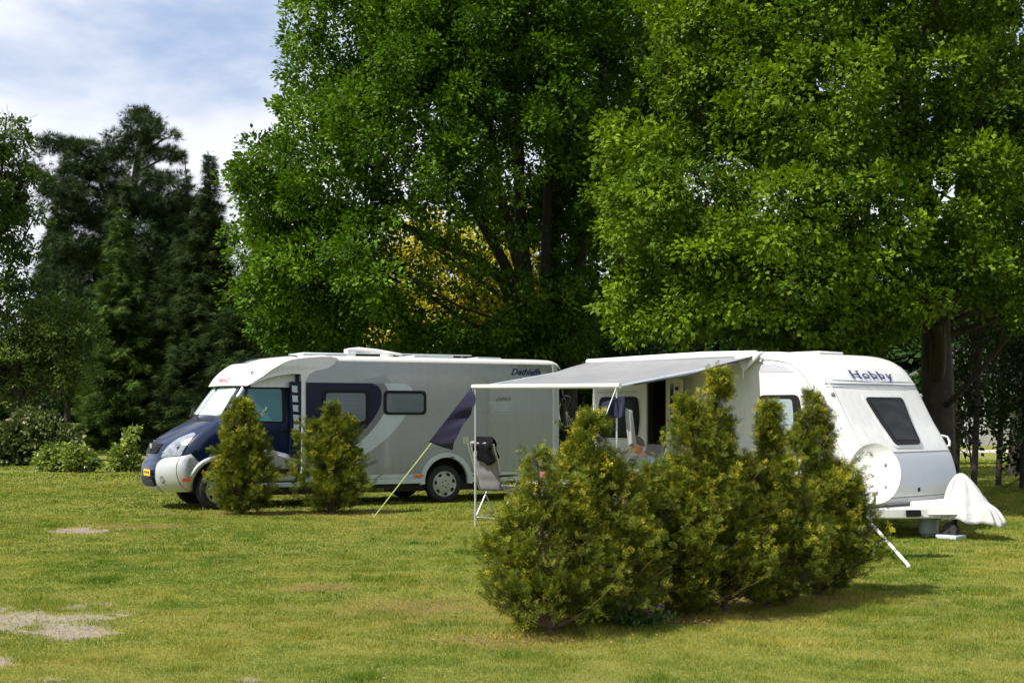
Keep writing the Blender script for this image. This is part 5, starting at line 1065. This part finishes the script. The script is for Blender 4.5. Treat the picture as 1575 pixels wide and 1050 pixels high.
    lob = [(1130,130,112,115,-1,2.6), (1038,330,106,105,-1.5,2.5), (1085,440,135,75,-2,2.4), (1230,360,150,120,-3,2.2), (1220,170,140,130,-2.5,2.3), (1390,430,130,75,-3,1.7), (1120,-20,140,90,0,3), (1270,20,130,90,-1,2.4), (1440,300,110,90,-2.5,1.4), (1560,420,80,90,-2,2), (1240,500,150,45,-2,1.8), (1022,480,82,45,-.8,1.6), (980,240,46,60,-1,1.5), (1400,150,80,80,-2,1.3), (1540,180,90,100,-1,2), (1480,-10,120,80,0,2.5), (1300,-120,230,110,0,4), (1620,300,90,160,0,3), (1068,90,56,70,-1.5,1.5)]
    tree('oak_tree', 'broad oak with yellow-green leaves spreading over the caravan, thick trunk right of it', 'tree', B, stems, lob, D, M_OAK, density=2.1*T, rb=.50, sprigs=22, leaves=9, size=.100, limbs=80, tpl=OAK, sprig_r=.17, up=.6, inner=.12)
    # darker trees behind, filling between
    def back(px, D, lobes, label, m=M_DKLEAF, dens=.75, r=.2, size=.22, cat='tree', name='background_tree', group='dark trees behind the campsite', rb=.8, top=300, limbs=30, sprigs=15):
        b = (tp(px,0,D)[0], D, 0); tree(name, label, cat, b, [([(b[0], b[1], -.2), (b[0]+.1, b[1], 2.5), tp(px+4, (top+600)/2, D), tp(px, top, D)], r, .04)], lobes, D, m, density=dens*T, rb=rb, sprigs=sprigs, leaves=8, size=size, limbs=limbs, group=group, sprig_r=.3, up=.4)
    back(975, 40, [(960,120,90,160), (960,360,100,120), (930,520,90,60), (1010,250,80,200)], 'dark green tree filling the gap between the lime and the oak', dens=.9)
    back(1330, 37, [(1330,200,140,160), (1250,380,120,90), (1450,120,110,130), (1160,440,120,80)], 'dark tree behind the middle of the oak crown', dens=.6)
    back(1560, 36, [(1560,250,90,160), (1580,480,80,80), (1530,90,90,90)], 'dark tree behind the right edge of the oak', dens=.7)
    back(735, 43, [(700,420,95,75), (770,380,70,60), (650,370,45,45), (690,500,90,50), (790,460,60,60)], 'golden-leaved tree glowing behind the lime branches', m=M_YELL, dens=1.3, name='golden_tree', group=None, size=.17, top=360)
    # three slim stems behind the caravan roof
    D = 31.; B = (tp(1312,0,D)[0], D, 0)
    tree('slim_tree', 'small tree with slim bent stems behind the caravan roof', 'tree', B, [([(B[0],D,-.1), tp(1300,560,D), tp(1290,520,D), tp(1285,440,D)], .09, .05), ([(B[0],D,-.1), tp(1308,560,D), tp(1302,515,D), tp(1310,440,D)], .09, .05), ([(B[0],D,-.1), tp(1318,555,D), tp(1334,535,D), tp(1332,500,D), tp(1345,470,D)], .10, .05)], [(1300,430,110,50)], D, M_DKLEAF, density=1.4*T, rb=.5, sprigs=16, leaves=8, size=.14, limbs=12)
    # thicket on the right edge
    for i, (px, D_, lb) in enumerate(((1497, 29, [(1500,560,30,70), (1515,480,50,50), (1490,660,22,50)]), (1535, 31, [(1540,600,30,80), (1550,500,50,50)]), (1572, 29.5, [(1580,640,22,90), (1585,520,40,70)]), (1470, 33, [(1475,600,24,60), (1480,500,40,40)]))):
        back(px, D_, lb, ['thin-stemmed dark tree close right of the thick oak trunk', 'thin dark tree between the oak trunk and the right edge', 'thin dark tree at the very right edge', 'thin dark tree half behind the thick oak trunk'][i], dens=2.0, r=.07, size=.12, name='thicket_tree', group='thin trees right of the oak trunk', rb=.4, top=430, limbs=26, sprigs=10)
    for i, (px, D_, w, h) in enumerate(((890, 44, 60, 60), (960, 46, 70, 75), (1040, 45, 70, 60), (1120, 47, 80, 70), (1210, 46, 80, 60), (1290, 52, 60, 50), (1420, 44, 50, 70))):
        c = gnd(px, 655); b0 = np.array([tp(px,0,D_)[0], D_, 0]); k = D_/F_PX
        bush('hedge_shrub', ['dark shrub behind the gap between the vehicles','dark shrub behind the left end of the caravan roof','dark shrub behind the awning','dark shrub behind the caravan roof hatch','dark shrub behind the middle of the caravan roof','low dark shrub behind the front of the caravan roof','dark shrub behind the oak trunk'][i], b0, [((0,0,h*k*.55+.6),(w*k,1.,h*k*.6+.8)), ((.4,.3,h*k*.8+1.0),(w*k*.7,.9,h*k*.5))], M_DKLEAF, 6, .22, 'dark shrubs behind the vehicles', dn=.16)
    # ---- left side: pines and spruces
    D = 62.; B = (tp(200,0,D)[0], D, 0)
    stems = [([(B[0],D,-.3), tp(196,520,D), tp(200,350,D), tp(214,230,D), tp(228,162,D)], .36, .04), ([tp(197,420,D), tp(170,320,D), tp(130,240,D), tp(75,212,D)], .14, .03), ([tp(214,250,D), tp(240,222,D), tp(266,208,D)], .07, .02), ([tp(210,265,D), tp(240,250,D), tp(268,236,D)], .07, .02)]
    lob = [(225,172,14,16), (215,195,24,20), (208,225,26,26), (248,238,22,9), (252,212,20,7), (188,208,12,10), (150,245,55,26), (90,222,28,9), (130,300,60,45), (235,300,60,45), (215,360,80,60), (290,350,50,50), (260,430,75,60), (180,440,90,50), (300,460,55,50), (220,520,110,55), (150,520,60,50), (240,600,110,60), (290,390,45,40), (135,370,50,55), (120,430,50,40), (60,260,22,14)]
    tree('pine_tree', 'tall dark pine with a ragged tufted top, highest of the conifers on the left', 'tree', B, stems, lob, D, M_PINE, density=2.0*T, rb=.55, sprigs=16, leaves=8, size=.30, limbs=60, tpl=NEEDLES, sprig_r=.2, up=.3, flat=.32, inner=.1, jitter=.25)
    cg = 'spruces in the dark stand on the left'
    conifer('spruce_tree', 'spruce with fresh yellow-green drooping tips in the middle of the dark conifers', (tp(186,0,57)[0], 57, 0), 10.4, 2.3, M_SPRG, rows=int(30*T**.5), per=11, droop=.45, needle=.17, group=cg, upturn=.15)
    conifer('spruce_tree', 'slender spruce whose thin pointed tip stands just left of the lime crown', (tp(322,0,56)[0], 56, 0), 12.4, 3.6, M_SPRU, rows=44, per=13, droop=.42, needle=.17, group=cg, curve=1.15)
    conifer('spruce_tree', 'thin sapling spire rising behind the right side of the pine', (tp(287,0,66)[0], 66, 0), 14.2, 1.6, M_SPRG, rows=30, per=6, droop=.0, needle=.12, group=cg, curve=1.3, dens=.5)
    conifer('spruce_tree', 'spruce with wide dark drooping branches behind the motorhome cab', (tp(430,0,50)[0], 50, 0), 8.2, 4.2, M_SPRU, rows=30, per=15, droop=.3, needle=.2, group=cg, curve=.55, width=.14)
    conifer('spruce_tree', 'broad dark spruce at the foot of the pine', (tp(285,0,60)[0], 60, 0), 9.5, 3.6, M_SPRU, rows=40, per=15, droop=.4, needle=.2, group=cg, curve=.7)
    conifer('spruce_tree', 'dark spruce on the left behind the olive-green tree', (tp(88,0,64)[0], 64, 0), 11.5, 2.3, M_SPRU, rows=34, per=12, droop=.4, needle=.2, group=cg, curve=.8, zlow=.22)
    conifer('spruce_tree', 'dark spruce whose branches reach the ground left of the motorhome bonnet', (tp(182,0,59)[0], 59, 0), 6.5, 1.3, M_SPRU, rows=34, per=13, droop=.4, needle=.2, group=cg, curve=.45, zlow=.03)
    conifer('spruce_tree', 'dark spruce behind the motorhome windscreen', (tp(345,0,58)[0], 58, 0), 7.5, 3.6, M_SPRU, rows=34, per=15, droop=.4, needle=.2, group=cg, curve=.5, zlow=.03)
    conifer('spruce_tree', 'dark spruce behind the roof of the motorhome', (tp(520,0,54)[0], 54, 0), 6.8, 3.2, M_SPRU, rows=30, per=13, droop=.35, needle=.2, group=cg, curve=.5)
    # left edge broadleaf, olive tree
    D = 46.; B = (tp(-20,0,D)[0], D, 0)
    tree('leafy_tree', 'leafy tree at the left edge with sky showing between its sprays', 'tree', B, [([(B[0],D,-.2), tp(-15,500,D), tp(-5,350,D), tp(10,180,D)], .16, .03), ([tp(-12,480,D), tp(20,400,D), tp(50,340,D)], .07, .02)], [(10,205,26,28), (35,222,22,9), (15,270,42,26), (48,282,22,10), (20,350,48,34), (30,420,46,30), (0,470,45,36), (-30,300,60,120), (55,325,22,12), (60,385,20,12)], D, M_LEFT, density=2.2*T, rb=.42, sprigs=13, leaves=8, size=.13, limbs=70, sprig_r=.2)
    D = 46.5; B = (tp(28,0,D)[0], D, 0)
    tree('olive_green_tree', 'low olive-green tree with a curved trunk at the left edge', 'tree', B, [([(B[0],D,-.2), tp(24,640,D), tp(34,600,D), tp(30,560,D), tp(60,520,D)], .15, .06), ([tp(30,610,D), tp(10,570,D), tp(0,540,D)], .09, .03)], [(85,495,58,34), (40,540,62,44), (115,540,40,38), (15,600,30,20), (95,580,50,26), (-20,520,50,50), (130,500,22,20)], D, M_OLIV, density=3.4*T, rb=.36, sprigs=16, leaves=8, size=.115, limbs=60, sprig_r=.18)
    D = 53.; B = (tp(104,0,D)[0], D, 0)
    tree('background_tree', 'thin bare trunk beside the sunlit gap on the left', 'tree', B, [([(B[0],D,-.2), tp(103,600,D), tp(105,540,D), tp(100,460,D)], .13, .06)], [(95,500,60,55), (60,590,40,36)], D, M_DKLEAF, density=.9*T, rb=.6, sprigs=15, leaves=8, size=.2, limbs=14, group='dark trees behind the campsite')
    # far rows, each tree its own object, sharing a few crowns
    protos = []
    for k in range(3):
        D = 95.; b = np.array([0., 0., 0.]); L = [(np.array([0, 0, 5.5]), np.array([3.6, 3.2, 3.8])), (np.array([1.6, 0, 3.6]), np.array([3.2, 3, 2.6])), (np.array([-1.8, .5, 4]), np.array([2.8, 3, 2.8])), (np.array([0, -.5, 1.6]), np.array([3.6, 2.6, 1.6]))]
        protos.append(tree('far_tree', 'x', 'tree', b, [([(0,0,-.2), (.1,0,3), (0,.1,7)], .25, .06)], [], 95, M_DKLEAF, density=.55, rb=.9, sprigs=12, leaves=8, size=.42, limbs=10, extra=L, sprig_r=.4, group='trees far beyond the campsite'))
    spots = [(30,105),(115,230),(195,108),(200,96),(260,92),(310,98),(365,92),(425,88),(480,92),(540,88),(600,86),(660,90),(720,86),(780,88),(840,84),(905,86),(960,96),(1020,86),(1085,88),(1150,86),(1215,88),(1275,100),(1400,98),(1440,86),(1500,92),(1560,98)]
    where = ['at the left edge','behind the olive-green tree','behind the sunlit gap','behind the pine trunk','behind the pine base','left of the motorhome cab','above the windscreen','above the cab roof','behind the motorhome roof vent','behind the roof antenna','above the motorhome side window','left of the golden tree','behind the golden tree','right of the golden tree','behind the lime stems','in the gap between the vehicles','behind the caravan rear','behind the awning','behind the tall spire shrub','behind the loose awning flap','behind the caravan roof curve','left of the slim stems','right of the slim stems','behind the oak trunk','in the thicket','at the right edge']
    for i, (px, D_) in enumerate(spots):
        p = protos[i % 3]
        if i < 3: o = p
        else:
            o = p.copy(); COL.objects.link(o)
            for c in p.children: q = c.copy(); COL.objects.link(q); q.parent = o
        o.location = (tp(px,0,D_)[0], D_, 0); o.rotation_euler.z = RNG.uniform(0, 6); s = RNG.uniform(.8, 1.25)*(1 if D_ < 200 else 2.2); o.scale = (s, s, s*RNG.uniform(.85, 1.2)); o['label'] = 'distant dark tree '+where[i]
    # pale gravel path and a white house seen through the thicket
def far_things():
    b = MB(); b.add([(-60, 62, .004), (90, 52, .004), (90, 56.5, .004), (-60, 67, .004)], [(0, 1, 2, 3)]); tag(b.build('path', mat('pale_gravel', (.36,.32,.27), .9, var=.25, vscale=2, bump=.3), None, fix=False), 'pale gravel path beyond the trees', 'path', kind='structure')
    x, y = tp(1575,0,70)[0], 70; hr = empty('house', (x, y, 0), R(8), 'white house half hidden behind the thicket at the right edge', 'house')
    b = MB(); b.box((-3.2,0,0), (7,7,3.4)); b.build('wall', mat('render_white', (.40,.39,.37), .8, var=.1), hr)
    b = MB(); b.prism([(-3.6,3.3), (7.4,3.3), (7.4,3.5), (1.9,6.2), (-3.6,3.5)], lambda u, z: (u, -.3, z), lambda u, z: (u, 7.3, z)); b.build('roof', mat('roof_tile', (.07,.06,.06), .8, var=.3), hr)
    for u in (-2.2, .6, 3.4):
        b = MB(); b.box((u,-.04,1.1), (u+1.1,.0,2.3)); w = b.build('window', M_WHITE, hr); b = MB(); b.box((u+.08,-.05,1.18), (u+1.02,-.03,2.22)); b.build('pane', M_GLASSD, w)
# ---------------------------------------------------------------- sky, sun, camera
def world():
    w = bpy.data.worlds.new('World'); SC.world = w; w.use_nodes = True; nt = w.node_tree; N = nt.nodes; L = nt.links; bg = N['Background']
    sky = N.new('ShaderNodeTexSky'); sky.sky_type = 'NISHITA'; sky.sun_disc = False; sky.sun_elevation = SUN_EL; sky.sun_rotation = SUN_ROT; sky.air_density = 1.0; sky.dust_density = .6; sky.ozone_density = 2.
    tc = N.new('ShaderNodeTexCoord'); mp = N.new('ShaderNodeMapping'); mp.inputs['Scale'].default_value = (1.3, 1.3, 2.6); mp.inputs['Location'].default_value = CLOUD_LOC; L.new(tc.outputs['Generated'], mp.inputs[0])
    n = N.new('ShaderNodeTexNoise'); n.inputs['Scale'].default_value = 2.6; n.inputs['Detail'].default_value = 7; n.inputs['Roughness'].default_value = .52; n.inputs['Distortion'].default_value = .25; L.new(mp.outputs[0], n.inputs['Vector'])
    r = N.new('ShaderNodeMapRange'); r.interpolation_type = 'SMOOTHSTEP'; r.inputs[1].default_value = .36; r.inputs[2].default_value = .57; r.inputs[3].default_value = .12; r.inputs[4].default_value = .97; L.new(n.outputs['Fac'], r.inputs[0])
    y = N.new('ShaderNodeMix'); y.data_type = 'RGBA'; y.inputs[0].default_value = .55; y.inputs[7].default_value = (4.3, 6.1, 9.6, 1); L.new(sky.outputs[0], y.inputs[6])
    x = N.new('ShaderNodeMix'); x.data_type = 'RGBA'; L.new(r.outputs[0], x.inputs[0]); L.new(y.outputs[2], x.inputs[6]); x.inputs[7].default_value = CLOUD; L.new(x.outputs[2], bg.inputs[0]); bg.inputs[1].default_value = SKY_S
    s = bpy.data.lights.new('sun', 'SUN'); s.energy = SUN_S; s.angle = R(.5); s.color = (1, .95, .87); o = bpy.data.objects.new('sun', s); COL.objects.link(o)
    d = Vector((math.cos(SUN_EL)*SDX, math.cos(SUN_EL)*SDY, math.sin(SUN_EL))); o.rotation_euler = d.to_track_quat('Z', 'Y').to_euler()
    c = bpy.data.cameras.new('camera'); o = bpy.data.objects.new('camera', c); COL.objects.link(o); o.location = (0, 0, CAMH); o.rotation_euler = (R(90), 0, 0); c.sensor_width = 36; c.lens = F_PX/1575*36; c.shift_y = (HY-525)/1575; c.clip_end = 5000; SC.camera = o
    SC.view_settings.view_transform = 'Standard'; SC.view_settings.look = 'None'; SC.view_settings.exposure = EXPO; SC.view_settings.gamma = 1
SUN_EL = R(53); _h = math.hypot(.9, .43); SDX, SDY = -.9/_h, -.43/_h
SUN_ROT = math.atan2(SDX, SDY)     # nishita: rotation measured from +Y towards +X
SUN_S, SKY_S, EXPO = 5.0, .060, 0.78
CLOUD = (9.9, 10.1, 10.9, 1); CLOUD_LOC = (.3, .2, .1)
GRASS, THU, TREE = 1.0, 1.0, 1.0
if QUICK: GRASS, THU, TREE = .25, .4, .3
world(); grass(); litter(); shrubs(); left_garden(); pansies(gnd(980, 963))
trees(); far_things()
# shade comes from the geometry, apart from the inner tint painted into the thujas
